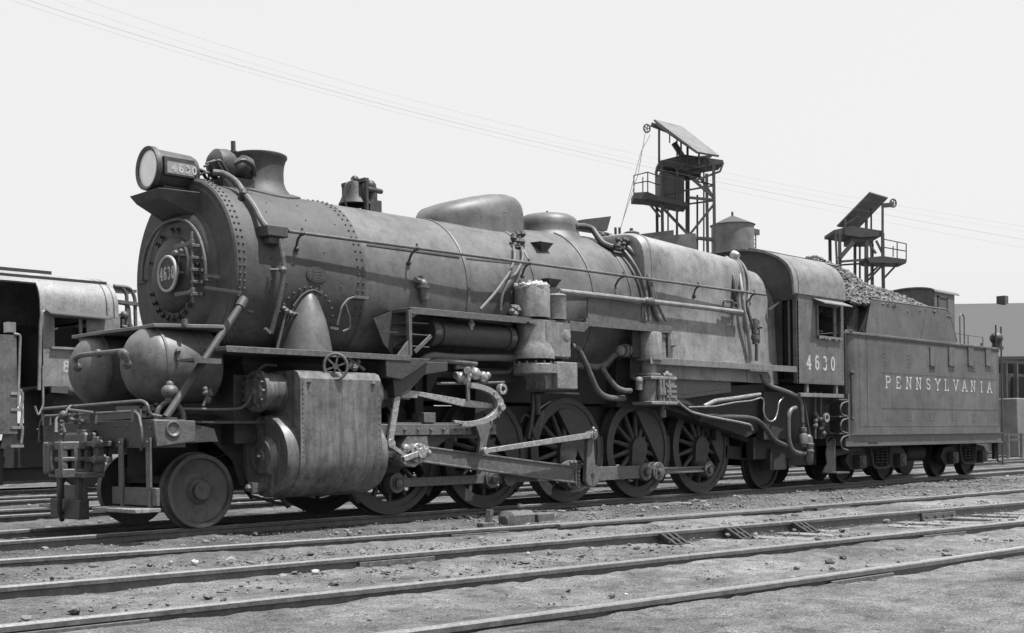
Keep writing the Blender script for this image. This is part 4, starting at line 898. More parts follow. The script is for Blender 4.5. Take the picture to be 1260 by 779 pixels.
# --- smokebox saddle, frame, and mass under the boiler
mb = MB(); mb.prism([(.9,-.5),(.9,.5),(2.1,.5),(2.1,-.5)], 2, 1.0, 2.2); mb.prism([(-.95,1.1),(.95,1.1),(.7,1.45),(.55,1.95),(.75,2.25),(-.75,2.25),(-.55,1.95),(-.7,1.45)], 0, .75, 1.95); B(mb, 'cylinder_saddle', 'soot_iron')
for s_ in (-1, 1):
    mb = MB(); y0, y1 = s_*.48, s_*.60
    mb.prism([(-.45,1.15),(.4,1.05),(.7,.75),(1.9,.62),(2.0,1.02),(10.6,1.02),(10.8,.7),(13.2,.7),(13.2,1.3),(10.6,1.5),(2.0,1.42),(-.45,1.25)], 1, y0, y1); 
    for X_ in XD: mb.box((X_-.2, y0, .58), (X_+.2, y1, 1.02))
    mb.bar((2.4, (y0+y1)/2, .58), (10.0, (y0+y1)/2, .58), .08, .1)
    B(mb, 'frame_plate', 'soot_iron')
    mb = MB()
    for X_ in XD[:-1]: mb.bar((X_+.5, s_*.66, 1.62), (X_+1.2, s_*.66, 1.62), .08, .1); mb.bar((X_+.86, s_*.66, 1.5), (X_+.86, s_*.66, 1.72), .1, .1)
    B(mb, 'springs', 'soot_iron')
mb = MB(); mb.box((7.3,-.95,1.45), (11.3,.95,2.3)); mb.box((2.3,-.75,1.5), (7.3,.75,2.1)); mb.prism([(7.8,1.7),(11.2,1.9),(11.2,1.1),(10.6,.95),(8.2,1.45)], 1, -1.15, 1.15); B(mb, 'ash_pan', 'soot_iron')
mb = MB(); p0, p1 = P(836,462,-1.2), P(915,477,-1.2)
mb.prism([(8.05,2.10),(10.0,2.10),(10.0,1.72),(8.55,1.58),(8.1,1.66)], 1, -1.25, -1.1); mb.sph((8.35,-1.26,1.82), .06, 10)
for k in range(22): mb.rivet((8.6+k*.062, -1.25, 1.65+k*.0062), (0,-1,0), .012, .01)
B(mb, 'firebox_bracket', 'grey_iron', bevel=.01)
mb = MB(); mb.bar((9.4,-.9,1.35), (10.9,-.95,.95), .12, .2); mb.box((9.9,-1.0,.9), (10.05,-.9,1.6)); mb.box((10.35,-1.0,.95), (10.45,-.9,1.5)); mb.bar((10.4,-.8,.7), (11.3,-.8,.62), .1, .22); B(mb, 'spring_rigging', 'soot_iron')

# --- wheels
def wheel_ring(mb, X, s, ri, ro, ya, yb, z, n=56):
    mb.lathe((X, s*ya, z), (X, s*9, z), [(0,ri),(0,ro),(yb-ya,ro),(yb-ya,ri),(0,ri)], n, closed=False); return mb
PHI = -.24
def driver(X, s, main=False):
    z = RW; mb = MB(); wheel_ring(mb, X, s, .615, .705, .735, .835, z)
    mb.lathe((X,s*.72,z), (X,s*2,z), [(0,.17),(.16,.165),(.17,.12),(.17,0)], 28)
    ph = PHI if s < 0 else PHI-PI/2
    px, pz = X+.381*math.sin(ph), z-.381*math.cos(ph)
    for i in range(14):
        q = 2*PI*(i+.5)/14; d = V((math.cos(q),0,math.sin(q))); a_ = V((X,s*.785,z))+d*.14; b_ = V((X,s*.785,z))+d*.64; sd = V((-d.z,0,d.x)); vs = []
        for p, w_, t_ in ((a_,.05,.05),(b_,.028,.035)):
            for k in range(8): r = 2*PI*k/8; vs.append(p+sd*(w_*math.cos(r))+V((0,t_*math.sin(r),0)))
        mb.add(vs, [(k,(k+1)%8,8+(k+1)%8,8+k) for k in range(8)])
    e_ = []                                                  # crank boss: hull of hub and pin
    d = V((px-X,0,pz-z)).normalized(); bq = math.atan2(d.z, d.x)
    for k in range(13): q = bq+PI/2+PI*k/12; e_.append((X+.19*math.cos(q), z+.19*math.sin(q)))
    for k in range(13): q = bq-PI/2+PI*k/12; e_.append((px+.135*math.cos(q), pz+.135*math.sin(q)))
    mb.prism(e_, 1, s*.80, s*.885); mb.cyl((px,s*.85,pz), (px,s*(1.36 if main else 1.13),pz), .07, n=20)
    w_ = B(mb, 'driving_wheel', 'black_iron', ang=40)
    mb = MB(); wheel_ring(mb, X, s, .705, RW, .725, .85, z, 72); wheel_ring(mb, X, s, .69, RW+.028, .69, .726, z, 72); mb.build('tyre', 'black_iron', w_)
    span = 74 if main else 62
    e_ = []; q0 = PI/2-math.radians(55 if s < 0 else 20)
    for k in range(25): q = q0+math.radians(-span+2*span*k/24); e_.append((X+.625*math.cos(q), z+.625*math.sin(q)))
    mb = MB(); mb.prism(e_, 1, s*.75, s*.868); mb.build('counterweight', 'black_iron', w_, bevel=.01)
    if s > 0: MB().cyl((X,-.7,z), (X,.7,z), .1, n=14).build('axle', 'soot_iron', w_)
    return px, pz
pins = [driver(X_, -1, i == 2) for i, X_ in enumerate(XD)]
for i, X_ in enumerate(XD): driver(X_, 1, i == 2)
def disc_wheel(X, s, R, name='pilot_wheel', parent=None, m_='black_iron', yo=.85):
    z = R; mb = MB(); k = R/.42
    mb.lathe((X, s*(yo-.16), z), (X, s*9, z), [(0,.1),(0,R+.027),(.035,R+.027),(.045,R+.006),(.05,R),(.16,R),(.162,R-.02),(.16,R-.045),(.115,R-.06),(.095,R-.12*k),(.075,.22*k),(.085,.16*k),(.13,.12*k),(.135,.10*k)], 56)
    w_ = mb.build(name, m_, parent if parent is not None else loco, ang=30)
    MB().lathe((X, s*(yo-.04), z), (X, s*9, z), [(0,.105*k),(.07,.105*k),(.078,.095*k),(.078,.02),(.07,0)], 32).build('hub', 'grey_iron', w_)
    return w_
for s_ in (-1, 1): disc_wheel(0, s_, .419, m_='jacket')
B(MB().cyl((0,-.75,.419), (0,.75,.419), .075, n=16), 'pilot_axle', 'soot_iron')
for s_ in (-1, 1): disc_wheel(11.62, s_, .5, 'trailing_wheel', m_='soot_iron')
mb = MB(); mb.box((10.9,-1.1,.55), (12.4,-.95,.95)); mb.box((11.35,-1.16,.35), (11.9,-.95,.72)); mb.bar((10.9,-.6,.75), (12.5,-.6,.75), .5, .35); mb.bar((11.0,-1.03,1.02), (12.3,-1.03,1.02), .1, .14); B(mb, 'trailing_truck', 'soot_iron')
mb = MB()
for X_ in XD:                                                # brake shoes behind each driver
    for s_ in (-1, 1):
        e_ = [];
        for k in range(9): q = math.radians(-42+k*7); e_.append((X_+(RW+.012)*math.cos(q), RW+(RW+.012)*math.sin(q)))
        for k in range(8, -1, -1): q = math.radians(-42+k*7); e_.append((X_+(RW+.075)*math.cos(q), RW+(RW+.075)*math.sin(q)))
        mb.prism(e_, 1, s_*.72, s_*.84); mb.bar((X_+.83, s_*.8, .5), (X_+.74, s_*.8, 1.15), .04, .05, (0,1,0))
B(mb, 'brake_gear', 'soot_iron')
# pilot truck frame
mb = MB(); mb.bar((-.1,-.45,.62), (1.4,-.35,.9), .1, .14); mb.bar((-.1,.45,.62), (1.4,.35,.9), .1, .14); mb.box((-.2,-.62,.5), (.2,.62,.68)); mb.box((-.3,-.3,.6), (.3,.3,1.1)); B(mb, 'pilot_truck_frame', 'soot_iron')

# --- cylinder and valve chest, both sides
def cylinder(s):
    yc, zc, yv, zv = s*1.17, .80, s*1.22, 1.55; X0_, X1_ = .80, 1.98
    sec = []
    for k in range(15): q = math.radians(-170+k*170/14); sec.append((yc+s*.49*math.cos(q), zc+.49*math.sin(q)))
    sec += [(yc+s*.492, zc+.1), (yc+s*.492, zv+.14), (yc+s*.45, zv+.21), (yc+s*.38, zv+.235), (yc-s*.25, zv+.24), (yc-s*.4, zv), (yc-s*.49, zc)]
    mb = MB(); mb.prism(sec, 0, X0_, X1_); t = B(mb, 'cylinder', 'cyl_jacket', ang=30)
    mb = MB()
    for k in range(17): z_ = zc-.05+k*.055; mb.rivet((X0_+.035, yc+s*.494, z_), (0,s,0), .009, .008)
    for x_ in (X0_+.12, X1_-.12): mb.rivet((x_, yc+s*.494, zv+.10), (0,s,0), .03, .03)
    for k in range(12): z_ = zc-.05+k*.07; mb.rivet((X1_-.03, yc+s*.494, z_), (0,s,0), .009, .008)
    mb.build('jacket_screws', 'cyl_jacket', t)
    mb = MB(); mb.lathe((X0_+.0,yc,zc), (-9,yc,zc), [(-.02,.40),(-.02,.475),(.14,.475),(.16,.465),(.162,.40),(.15,.38),(.14,.24),(.17,.22),(.21,.19),(.215,.08),(.23,.07),(.23,0)], 48)
    h = mb.build('cylinder_head', 'cyl_jacket', t)
    MB().cyl((X0_-.22,yc,zc), (X0_-.275,yc,zc), .03, n=8).build('stud', 'grey_iron', t)
    mb = MB(); mb.lathe((X1_,yc,zc), (9,yc,zc), [(-.02,.4),(-.02,.475),(.07,.475),(.14,.45),(.17,.40),(.17,.15),(.24,.14),(.24,0)], 48); mb.build('rear_head', 'cyl_jacket', t)
    mb = MB(); mb.lathe((X0_,yv,zv), (-9,yv,zv), [(-.02,.2),(-.02,.225),(.02,.225),(.03,.215),(.26,.215),(.26,.245),(.31,.245),(.32,.22),(.32,.16),(.34,.14),(.34,.05),(.36,.05),(.36,0)], 36); v_ = mb.build('valve_chest', 'cyl_jacket', t)
    mb = MB()
    for i in range(12): q = 2*PI*i/12; mb.cyl((X0_-.30, yv+.2*math.cos(q), zv+.2*math.sin(q)), (X0_-.36, yv+.2*math.cos(q), zv+.2*math.sin(q)), .02, n=6)
    mb.build('valve_nut', 'grey_iron', t)
    mb = MB(); mb.lathe((X1_,yv,zv), (9,yv,zv), [(-.02,.2),(-.02,.225),(.18,.225),(.25,.20),(.30,.14),(.32,.07),(.44,.07),(.44,0)], 32); mb.build('valve_chest_rear', 'cyl_jacket', t)
    mb = MB(); q = V((X0_-.15, yc-s*.02, zc-.36)); mb.cyl(q, q+V((-.12,0,0)), .06, n=12); mb.box(q+V((-.2,-.05,-.05)), q+V((-.1,.05,.06))); mb.sph(q+V((-.22,0,0)), .045, 8); mb.build('relief_valve', 'grey_iron', t)
    mb = MB(); mb.cyl((X0_+.05,yc,zc-.47), (X0_+.15,yc-.02,zc-.6), .03, n=8); mb.cyl((X1_-.1,yc,zc-.47), (X1_,yc-.02,zc-.6), .03, n=8); mb.bar((X0_-.3,yc-s*.1,zc-.45), (X0_+.25,yc-s*.1,zc-.60), .04, .03); mb.build('drain_cocks', 'soot_iron', t)
    return t
cylinder(-1); cylinder(1)
# hand wheel on the board edge
hw = P(413, 451, -1.66); mb = MB(); n_ = V((-.55,-.83,0)).normalized(); e1 = V((-n_.y, n_.x, 0)); e2 = V((0,0,1))
ring = [hw+e1*(.135*math.cos(q))+e2*(.15*math.sin(q)) for q in [2*PI*i/28 for i in range(29)]]; mb.tube(ring, .018, 8, rnd=.01)
for i in range(6): q = 2*PI*i/6+.3; mb.bar(hw, hw+e1*(.13*math.cos(q))+e2*(.145*math.sin(q)), .022, .016, n_)
mb.cyl(hw-n_*.02, hw+n_*.03, .035, n=12); mb.cyl(hw, hw-n_*.12, .018, n=8); B(mb, 'hand_wheel', 'grey_iron')
mb = MB()
for k in range(8): mb.sph(P(436+random.uniform(-8,10), 449+random.uniform(-5,6), -1.45), random.uniform(.03,.05), 8)
mb.cyl(P(428,440,-1.45), P(448,455,-1.45), .02, n=8); B(mb, 'lubricator_fittings', 'grey_iron')

# --- rods and valve motion, near side
def xz(p): return (p.x, p.z)
YR = -1.00
mb = MB(); 
(p1x,p1z),(p2x,p2z),(p3x,p3z),(p4x,p4z),(p5x,p5z) = pins
def rod(mb, a_, b_, y0, y1, h0, h1, flute=True):
    a_ = V((a_[0],0,a_[1])); b_ = V((b_[0],0,b_[1])); d = (b_-a_).normalized(); n_ = V((-d.z,0,d.x)); yy = (y0, y1)
    vs = []
    for y in yy:
        for p, h in ((a_,h0),(b_,h1)):
            for sg in (-1,1): q = p+n_*(sg*h/2); vs.append((q.x,y,q.z))
    mb.add(vs, [(0,1,3,2),(4,6,7,5),(0,2,6,4),(1,5,7,3),(0,4,5,1),(2,3,7,6)])
    if flute:                                                # raised flanges leave a fluted web between them
        yo = min(y0,y1) if abs(min(y0,y1)) > abs(max(y0,y1)) else max(y0,y1); s_ = -1 if yo < 0 else 1
        for sg in (-1,1):
            f0 = a_+n_*(sg*(h0/2-.015)); f1 = b_+n_*(sg*(h1/2-.015)); mb.bar((f0.x,yo+s_*.008,f0.z), (f1.x,yo+s_*.008,f1.z), .022, .03, (0,0,1))
def eye(mb, p, r, y0, y1, n=28): mb.cyl((p[0],y0,p[1]), (p[0],y1,p[1]), r, n=n)
mb = MB(); rod(mb, pins[0], pins[1], -.97, -1.04, .12, .12, False); eye(mb, pins[0], .13, -.94, -1.08); eye(mb, pins[1], .13, -.94, -1.08)
sr = B(mb, 'side_rod', 'rod_steel', bevel=.006)
kx = pins[1][0]+.34; mb = MB(); rod(mb, pins[1], pins[2], -.97, -1.04, .13, .15, False); eye(mb, (kx, p2z), .12, -.93, -1.09); eye(mb, pins[2], .22, -.93, -1.09); B(mb, 'side_rod', 'rod_steel', bevel=.006)
mb = MB(); rod(mb, pins[2], pins[3], -.96, -1.05, .22, .20, False); eye(mb, pins[3], .14, -.94, -1.08); B(mb, 'side_rod', 'rod_steel', bevel=.006)
k4 = (pins[3][0]+.28, p4z); mb = MB(); rod(mb, pins[3], (k4[0]-.0, k4[1]), -.97, -1.04, .16, .16, False); rod(mb, k4, pins[4], -.98, -1.04, .11, .10); eye(mb, k4, .15, -.93, -1.12); eye(mb, pins[4], .13, -.93, -1.09)
mb.cyl((k4[0],-1.12,k4[1]), (k4[0],-1.17,k4[1]), .05, n=6); B(mb, 'side_rod', 'rod_steel', bevel=.006)
mb = MB()
for p in pins[:2]+pins[3:]: mb.lathe((p[0],-1.07,p[1]), (p[0],-3,p[1]), [(0,.085),(.03,.085),(.035,.05),(.06,.045),(.065,.02),(.065,0)], 20)
for k in range(9): q = 2*PI*k/9; mb.cyl((k4[0]+.1*math.cos(q),-1.12,k4[1]+.1*math.sin(q)), (k4[0]+.1*math.cos(q),-1.14,k4[1]+.1*math.sin(q)), .015, n=6)
B(mb, 'crank_pin_collar', 'rod_steel')
# crosshead, piston rod, guides
xh = P(502, 558, -1.17); XHp = (xh.x, .80)
mb = MB(); mb.cyl((2.1,-1.17,.80), (XHp[0]-.1,-1.17,.80), .055, n=16); B(mb, 'piston_rod', 'worn_steel')
mb = MB(); g0_, g1_ = 2.20, 4.25
mb.box((g0_,-1.34,1.03), (g1_,-1.05,1.17)); mb.box((g0_,-1.30,1.17), (g1_,-1.08,1.19))
for k in range(9): mb.cyl((g0_+.2+k*.22,-1.34,1.10), (g0_+.2+k*.22,-1.37,1.10), .022, n=6)
mb.box((2.95,-1.34,1.19), (3.15,-1.1,1.32)); mb.prism([(3.2,1.03),(4.25,1.03),(4.25,.98),(3.6,.99),(3.35,.86),(3.2,.82)], 1, -1.1, -1.06)
B(mb, 'crosshead_guide', 'rod_steel', bevel=.006)
mb = MB(); mb.prism([(XHp[0]-.26,.72),(XHp[0]-.22,.9),(XHp[0]-.12,1.02),(XHp[0]+.22,1.02),(XHp[0]+.24,.9),(XHp[0]+.16,.7),(XHp[0],.62),(XHp[0]-.14,.64)], 1, -1.30, -1.06)
eye(mb, XHp, .13, -1.28, -1.40); eye(mb, XHp, .07, -1.40, -1.46)
mb.bar((XHp[0]-.3,-1.43,.73), (XHp[0]+.12,-1.43,.84), .04, .07); mb.sph((XHp[0]-.2,-1.36,.86), .06, 10); mb.sph((XHp[0]-.28,-1.38,.76), .05, 8); mb.sph((XHp[0]+.14,-1.40,.80), .05, 8)
for k in range(8): q = 2*PI*k/8; mb.cyl((XHp[0]+.1*math.cos(q),-1.38,XHp[1]+.1*math.sin(q)), (XHp[0]+.1*math.cos(q),-1.42,XHp[1]+.1*math.sin(q)), .018, n=6)
B(mb, 'crosshead', 'worn_steel', bevel=.006)
# main rod
YM_ = -1.26; pm = (p3x, p3z)
mb = MB(); rod(mb, XHp, (pm[0]-.22, pm[1]+.01), YM_-.035, YM_+.035, .215, .26); rod(mb, (pm[0]-.25, pm[1]+.01), (pm[0]+.14, pm[1]), YM_-.06, YM_+.06, .32, .30, False); eye(mb, XHp, .12, YM_-.05, YM_+.05); eye(mb, pm, .17, YM_-.06, YM_+.06)
mr_ = B(mb, 'main_rod', 'rod_steel', bevel=.008)
mb = MB(); 
for dx in (-.28,-.2,-.1): mb.sph((pm[0]+dx, YM_, pm[1]+.19), .035, 8); mb.cyl((pm[0]+dx, YM_, pm[1]+.13), (pm[0]+dx, YM_, pm[1]+.2), .02, n=8)
for k in range(5): mb.cyl((pm[0]-.2,YM_-.06,pm[1]-.12+k*.06), (pm[0]-.2,YM_-.085,pm[1]-.12+k*.06), .018, n=6)
mb.build('grease_cup', 'grey_iron', mr_)
# eccentric crank and rod
ec = P(726, 535, -1.42); YE = -1.40
mb = MB(); e_ = []
d = V((ec.x-pm[0],0,ec.z-pm[1])).normalized(); bq = math.atan2(d.z,d.x)
for k in range(17): q = bq+PI*.62+PI*.76*2*k/16*.82; e_.append((pm[0]+.17*math.cos(q), pm[1]+.17*math.sin(q)))
for k in range(9): q = bq-PI/2+PI*k/8; e_.append((ec.x+.055*math.cos(q), ec.z+.055*math.sin(q)))
mb.prism(e_, 1, YE+.04, YE-.03); mb.cyl((ec.x,YE,ec.z), (ec.x,YE-.13,ec.z), .04, n=12); mb.bar((pm[0],YE-.034,pm[1]-.16), (pm[0],YE-.034,pm[1]+.16), .01, .012, (1,0,0)); ek = B(mb, 'eccentric_crank', 'rod_steel', bevel=.006)
MB().cyl((pm[0],YE-.028,pm[1]), (pm[0],YE-.036,pm[1]), .035, n=16).build('centre_hole', 'dark_inside', ek)
lk = P(595, 555, -1.45)
mb = MB(); rod(mb, xz(lk), xz(ec), YE-.05, YE-.10, .065, .085, False); eye(mb, xz(lk), .05, YE-.04, YE-.11); eye(mb, xz(ec), .07, YE-.04, YE-.11)
for q in (0,1,2): mb.sph((ec.x+.03*math.cos(q*2), YE-.1, ec.z+.05+.02*q), .028, 8)
B(mb, 'eccentric_rod', 'worn_steel', bevel=.005)
# expansion link: a curved slotted arc, with its foot arm
lc = P(566, 498, -1.40); 
def arcring(u0, v0, ru, rv, a0, a1, n=20, Y=-1.40): return [P(u0+ru*math.cos(math.radians(a0+(a1-a0)*i/n)), v0-rv*math.sin(math.radians(a0+(a1-a0)*i/n)), Y) for i in range(n+1)]
mb = MB(); A = arcring(572,498,46,27,82,-97,26); Bn = arcring(572,498,38,20.5,82,-97,26)
n_ = len(A); vs = [x+V((0,.03,0)) for x in A]+[x+V((0,.03,0)) for x in Bn]+[x-V((0,.04,0)) for x in A]+[x-V((0,.04,0)) for x in Bn]
fs = []
for i in range(n_-1): fs += [(i,i+1,n_+i+1,n_+i),(2*n_+i,3*n_+i,3*n_+i+1,2*n_+i+1),(i,2*n_+i,2*n_+i+1,i+1),(n_+i,n_+i+1,3*n_+i+1,3*n_+i)]
fs += [(0,n_,3*n_,2*n_),(n_-1,3*n_-1,4*n_-1,2*n_-1)]
mb.add(vs, fs)
q = P(617,479,-1.42); mb.lathe(q+V((0,.03,0)), q-V((0,.03,0)), [(0,.035),(0,.075),(.07,.075),(.07,.035),(0,.035)], 20, closed=False)
q = P(616,501,-1.44); mb.cyl(q, q-V((0,.05,0)), .05, n=14)
for u, v in ((608,483),(613,490),(613,512),(604,518)): q = P(u, v, -1.44); mb.cyl(q, q-V((0,.02,0)), .018, n=6)
mb.bar(P(574,521,-1.4), P(558,519,-1.4), .05, .04); B(mb, 'expansion_link', 'worn_steel', bevel=.004)
mb = MB(); e_ = [xz(P(u,v,-1.42)) for u, v in ((584,522),(606,519),(601,532),(596,555),(588,558),(590,540))]; mb.prism(e_, 1, -1.44, -1.38); B(mb, 'link_foot', 'rod_steel', bevel=.006)
mb = MB(); a_, b_ = P(492,483,-1.32), P(608,501,-1.32); rod(mb, xz(P(500,482,-1.32)), xz(P(570,496,-1.32)), -1.30, -1.35, .05, .10, False); rod(mb, xz(P(570,496,-1.32)), xz(P(606,500,-1.32)), -1.30, -1.35, .10, .07, False); B(mb, 'radius_rod', 'worn_steel', bevel=.005)
mb = MB(); q = P(491,484,-1.3); mb.cyl(P(478,485,-1.22), P(503,488,-1.25), .045, n=12); mb.box(P(494,481,-1.36), P(506,490,-1.24)); mb.tube([P(489,482,-1.3), P(488,472,-1.3), P(491,466,-1.3)], .03, 8); mb.sph(q, .06, 10); B(mb, 'valve_crosshead', 'worn_steel')
mb = MB(); mb.bar(P(489,484,-1.38), P(479,548,-1.38), .04, .09, (1,0,0)); eye(mb, xz(P(480,546,-1.38)), .06, -1.34, -1.42); mb.bar(P(480,548,-1.40), P(500,562,-1.40), .04, .05); B(mb, 'combination_lever', 'worn_steel', bevel=.005)
mb = MB(); mb.bar(P(575,455,-1.36), P(576,494,-1.36), .035, .045, (1,0,0)); mb.cyl(P(575,456,-1.3), P(575,456,-1.45), .05, n=12)
for u, v, r in ((584,460,.09),(594,464,.08),(566,465,.07),(573,468,.07),(600,462,.05)): mb.sph(P(u, v, -1.32), r, 10)
mb.bar(P(583,450,-1.2), P(560,452,-1.2), .06, .06); mb.cyl(P(560,462,-1.3), P(600,463,-1.3), .05, n=10); B(mb, 'lift_arm', 'worn_steel', bevel=.004)
mb = MB(); q0, q1 = (3.3,1.25), (4.3,1.62); mb.box((3.05,-1.05,1.25), (3.2,-.75,2.0)); mb.prism([(3.2,1.95),(4.9,1.95),(4.9,1.78),(4.4,1.7),(4.2,1.2),(4.05,1.2),(4.1,1.8),(3.4,1.8),(3.2,1.5)], 1, -1.12, -.9); B(mb, 'motion_bracket', 'soot_iron', bevel=.01)
mb = MB(); e_ = [(2.35,1.95),(3.3,1.98),(3.3,1.86),(2.9,1.8),(2.6,1.55),(2.4,1.5)]; mb.prism(e_, 1, -1.42, -1.2); mb.prism([(2.2,2.0),(2.95,2.0),(2.7,1.85),(2.45,1.72),(2.2,1.75)], 1, -1.5, -1.3); B(mb, 'valve_gear_bracket', 'black_iron', bevel=.01)
pipe([P(640,520,-1.0), P(646,508,-1.05), P(654,516,-1.1), P(656,535,-1.1), P(664,548,-1.1)], .02, 'black_iron')
pipe([P(655,483,-1.1), P(656,505,-1.15), P(650,540,-1.1)], .03, 'black_iron')
mb = MB(); mb.box(P(670,482,-1.25), P(698,486,-1.0)); mb.cyl(P(660,486,-1.1), P(662,510,-1.1), .05, n=12); B(mb, 'pump_bracket', 'black_iron')
pipe([(3.2,-1.3,1.7),(3.9,-1.3,1.72),(4.5,-1.25,1.75)], .02, 'grey_iron')

# --- pilot beam and what stands on it
mb = MB(); mb.box((-.93,-1.47,.92), (-.55,1.17,1.22)); bm_ = B(mb, 'pilot_beam', 'black_iron', bevel=.012)
mb = MB(); mb.prism([(-.932,1.212),(-.45,1.205),(-.45,.98),(-.91,.93)], 1, -1.50, -1.2); ex_ = mb.build('beam_end', 'grey_iron', bm_, bevel=.008)
q = P(213, 528, -1.50); mb = MB(); mb.lathe((q.x,-1.48,q.z), (q.x,-3,q.z), [(0,.09),(.035,.088),(.04,.075),(.035,.066),(.022,.05),(.022,0)], 24); mb.build('poling_pocket', 'grey_iron', bm_)
mb = MB()
for y_ in (-1.42,): 
    for z_ in (1.13,.96): mb.rivet((-.931,y_,z_), (-1,0,0), .018, .016)
for k in range(10): mb.rivet((-.931,-1.2+k*.28,1.16), (-1,0,0), .014, .012)
for y_ in (-.70,-1.0): mb.rivet((-.931,y_,.95), (-1,0,0), .018, .016)
mb.build('beam_bolt', 'grey_iron', bm_)
mb = MB(); mb.box((-.45,-1.2,1.18), (.9,-.35,1.21)); mb.box((-.55,-1.3,1.185), (-.1,1.15,1.205)); mb.prism([(-.43,1.19),(-.1,1.12),(-.05,.98),(-.43,.97)], 1, -1.30, -1.27); B(mb, 'pilot_deck', 'black_iron')
mb = MB(); a_ = PX(325,386,.40); a_ = V((.38,-1.14,2.55)); b_ = V((-.72,-1.36,1.24)); mb.cyl(a_, b_, .042, n=14); mb.bar(b_+V((-.06,-.04,-.02)), b_+V((.12,.06,-.02)), .1, .05); mb.cyl(a_+V((-.03,0,-.04)), a_+V((.05,.03,.06)), .06, n=12); B(mb, 'front_brace', 'smokebox')
mb = MB(); q = a_.lerp(b_, .52); mb.box(q+V((-.28,-.28,-.02)), q+V((.05,.04,.01))); mb.box(q+V((-.28,-.285,-.045)), q+V((.05,-.28,.012))); B(mb, 'brace_step', 'grey_iron')
for sY, ys_ in ((-1, (-.85,-1.44)), (1, (.75,.16+.55))):
    pass
def footboard(ya, yb, pa, pb):
    mb = MB(); mb.box((-1.19,ya,.245), (-.90,yb,.29)); t = B(mb, 'footboard', 'old_wood', bevel=.008)
    mb = MB(); mb.box((-.955,ya,.31), (-.91,yb,.50)); mb.build('backboard', 'grey_iron', t, bevel=.006)
    mb = MB()
    for p_ in (pa, pb):
        mb.bar((-.965,p_,.30), (-.965,p_,1.04), .09, .022, (0,1,0)) if False else mb.box((-.978,p_-.045,.50), (-.957,p_+.045,1.03)); mb.rivet((-.979,p_,.98), (-1,0,0), .018, .016); mb.rivet((-.958,p_,.45), (-1,0,0), .018, .016); mb.rivet((-.958,p_,.36), (-1,0,0), .018, .016)
        mb.box((-.97,p_-.03,.24), (-.94,p_+.03,.5))
    mb.build('hanger', 'grey_iron', t)
footboard(-1.56, -.60, -1.44, -.84); footboard(.06, .72, .14, .62)
# rails on the beam
zt_ = PX(60,495,-.93).z
mb = MB(); mb.tube([(-.95,1.13,1.22),(-.95,1.13,1.40),(-.95,-1.28,1.42),(-.95,-1.40,1.38),(-.93,-1.40,1.27),(-.8,-1.40,1.25)], .018, 8, rnd=.06); B(mb, 'beam_handrail', 'grey_iron')
mb = MB(); mb.tube([(-1.0,1.12,1.0),(-1.0,1.10,1.22),(-1.0,.98,1.31),(-1.0,-1.18,1.31),(-1.0,-1.30,1.28),(-1.02,-1.40,1.12),(-1.02,-1.40,.98),(-1.0,-1.34,.90)], .015, 8, rnd=.06)
for y_ in (.96,.2,-.2,-1.2): mb.box((-1.02,y_-.03,1.2), (-.93,y_+.03,1.33))
mb.tube([(-1.0,.1,1.31),(-1.1,.05,1.42),(-1.2,.0,1.30)], .015, 8); B(mb, 'uncoupling_lever', 'grey_iron')
mb = MB(); mb.tube([(-1.0,-.1,1.22),(-1.25,.1,1.28),(-1.3,.0,1.1)], .02, 8); mb.tube([(-1.15,.05,1.36),(-1.1,-.5,1.31)], .018, 8); mb.sph((-1.2,.03,1.3), .05); mb.tube([(-1.2,.03,1.25),(-1.22,.02,1.17),(-1.2,0,1.1)], .022, 8)
for k in range(4): mb.sph((-1.22,.03,1.23-.05*k), .032, 8)
B(mb, 'lifting_chain', 'grey_iron')
# coupler
mb = MB()
mb.box((-1.10,-.24,.72), (-.93,.26,1.10)); cb_ = B(mb, 'coupler', 'grey_iron', bevel=.03)
mb = MB(); mb.cyl((-1.26,.22,.64), (-1.26,.22,1.0), .085, n=20); mb.box((-1.33,.12,.66), (-1.08,.30,.98)); mb.build('knuckle', 'grey_iron', cb_, bevel=.02)
hd = [(-1.36,-.26),(-1.06,-.32),(-1.0,-.10),(-1.06,.06),(-1.24,.02),(-1.38,-.12)]
mb = MB(); mb.prism(hd, 2, .60, .70); mb.prism(hd, 2, .78, .83); mb.prism(hd, 2, .91, 1.0)
for p_ in ((-1.33,-.22),(-1.19,-.25),(-1.07,-.26),(-1.2,-.03)): mb.box((p_[0]-.04,p_[1]-.04,.60), (p_[0]+.04,p_[1]+.04,1.0))
mb.build('guard_arm', 'grey_iron', cb_, bevel=.012)
mb = MB(); mb.box((-1.22,-.5,.60), (-.98,.40,.66)); mb.box((-1.08,-.52,.66), (-1.0,-.42,1.05))
for z_ in (.80,.97): mb.box((-1.12,-.62,z_-.03), (-.95,-.24,z_+.03)); mb.cyl((-1.05,-.58,z_), (-1.16,-.58,z_), .045, n=12)
mb.cyl((-1.0,-.1,1.08), (-1.0,-.1,1.13), .1, n=20); mb.build('draft_gear', 'grey_iron', cb_, bevel=.01)
mb = MB(); mb.box((-1.2,.16,.3), (-1.14,.24,.62)); mb.box((-1.2,-.30,.3), (-1.14,-.22,.62)); mb.box((-1.22,-.36,.14), (-1.1,.36,.36)); B(mb, 'buffer_hanger', 'black_iron', bevel=.01)
B(MB().tube([(-1.25,-.05,.62),(-1.3,-.08,.45),(-1.27,.02,.25),(-1.2,.1,.12)], .028, 10, rnd=.1), 'air_hose', 'hose')
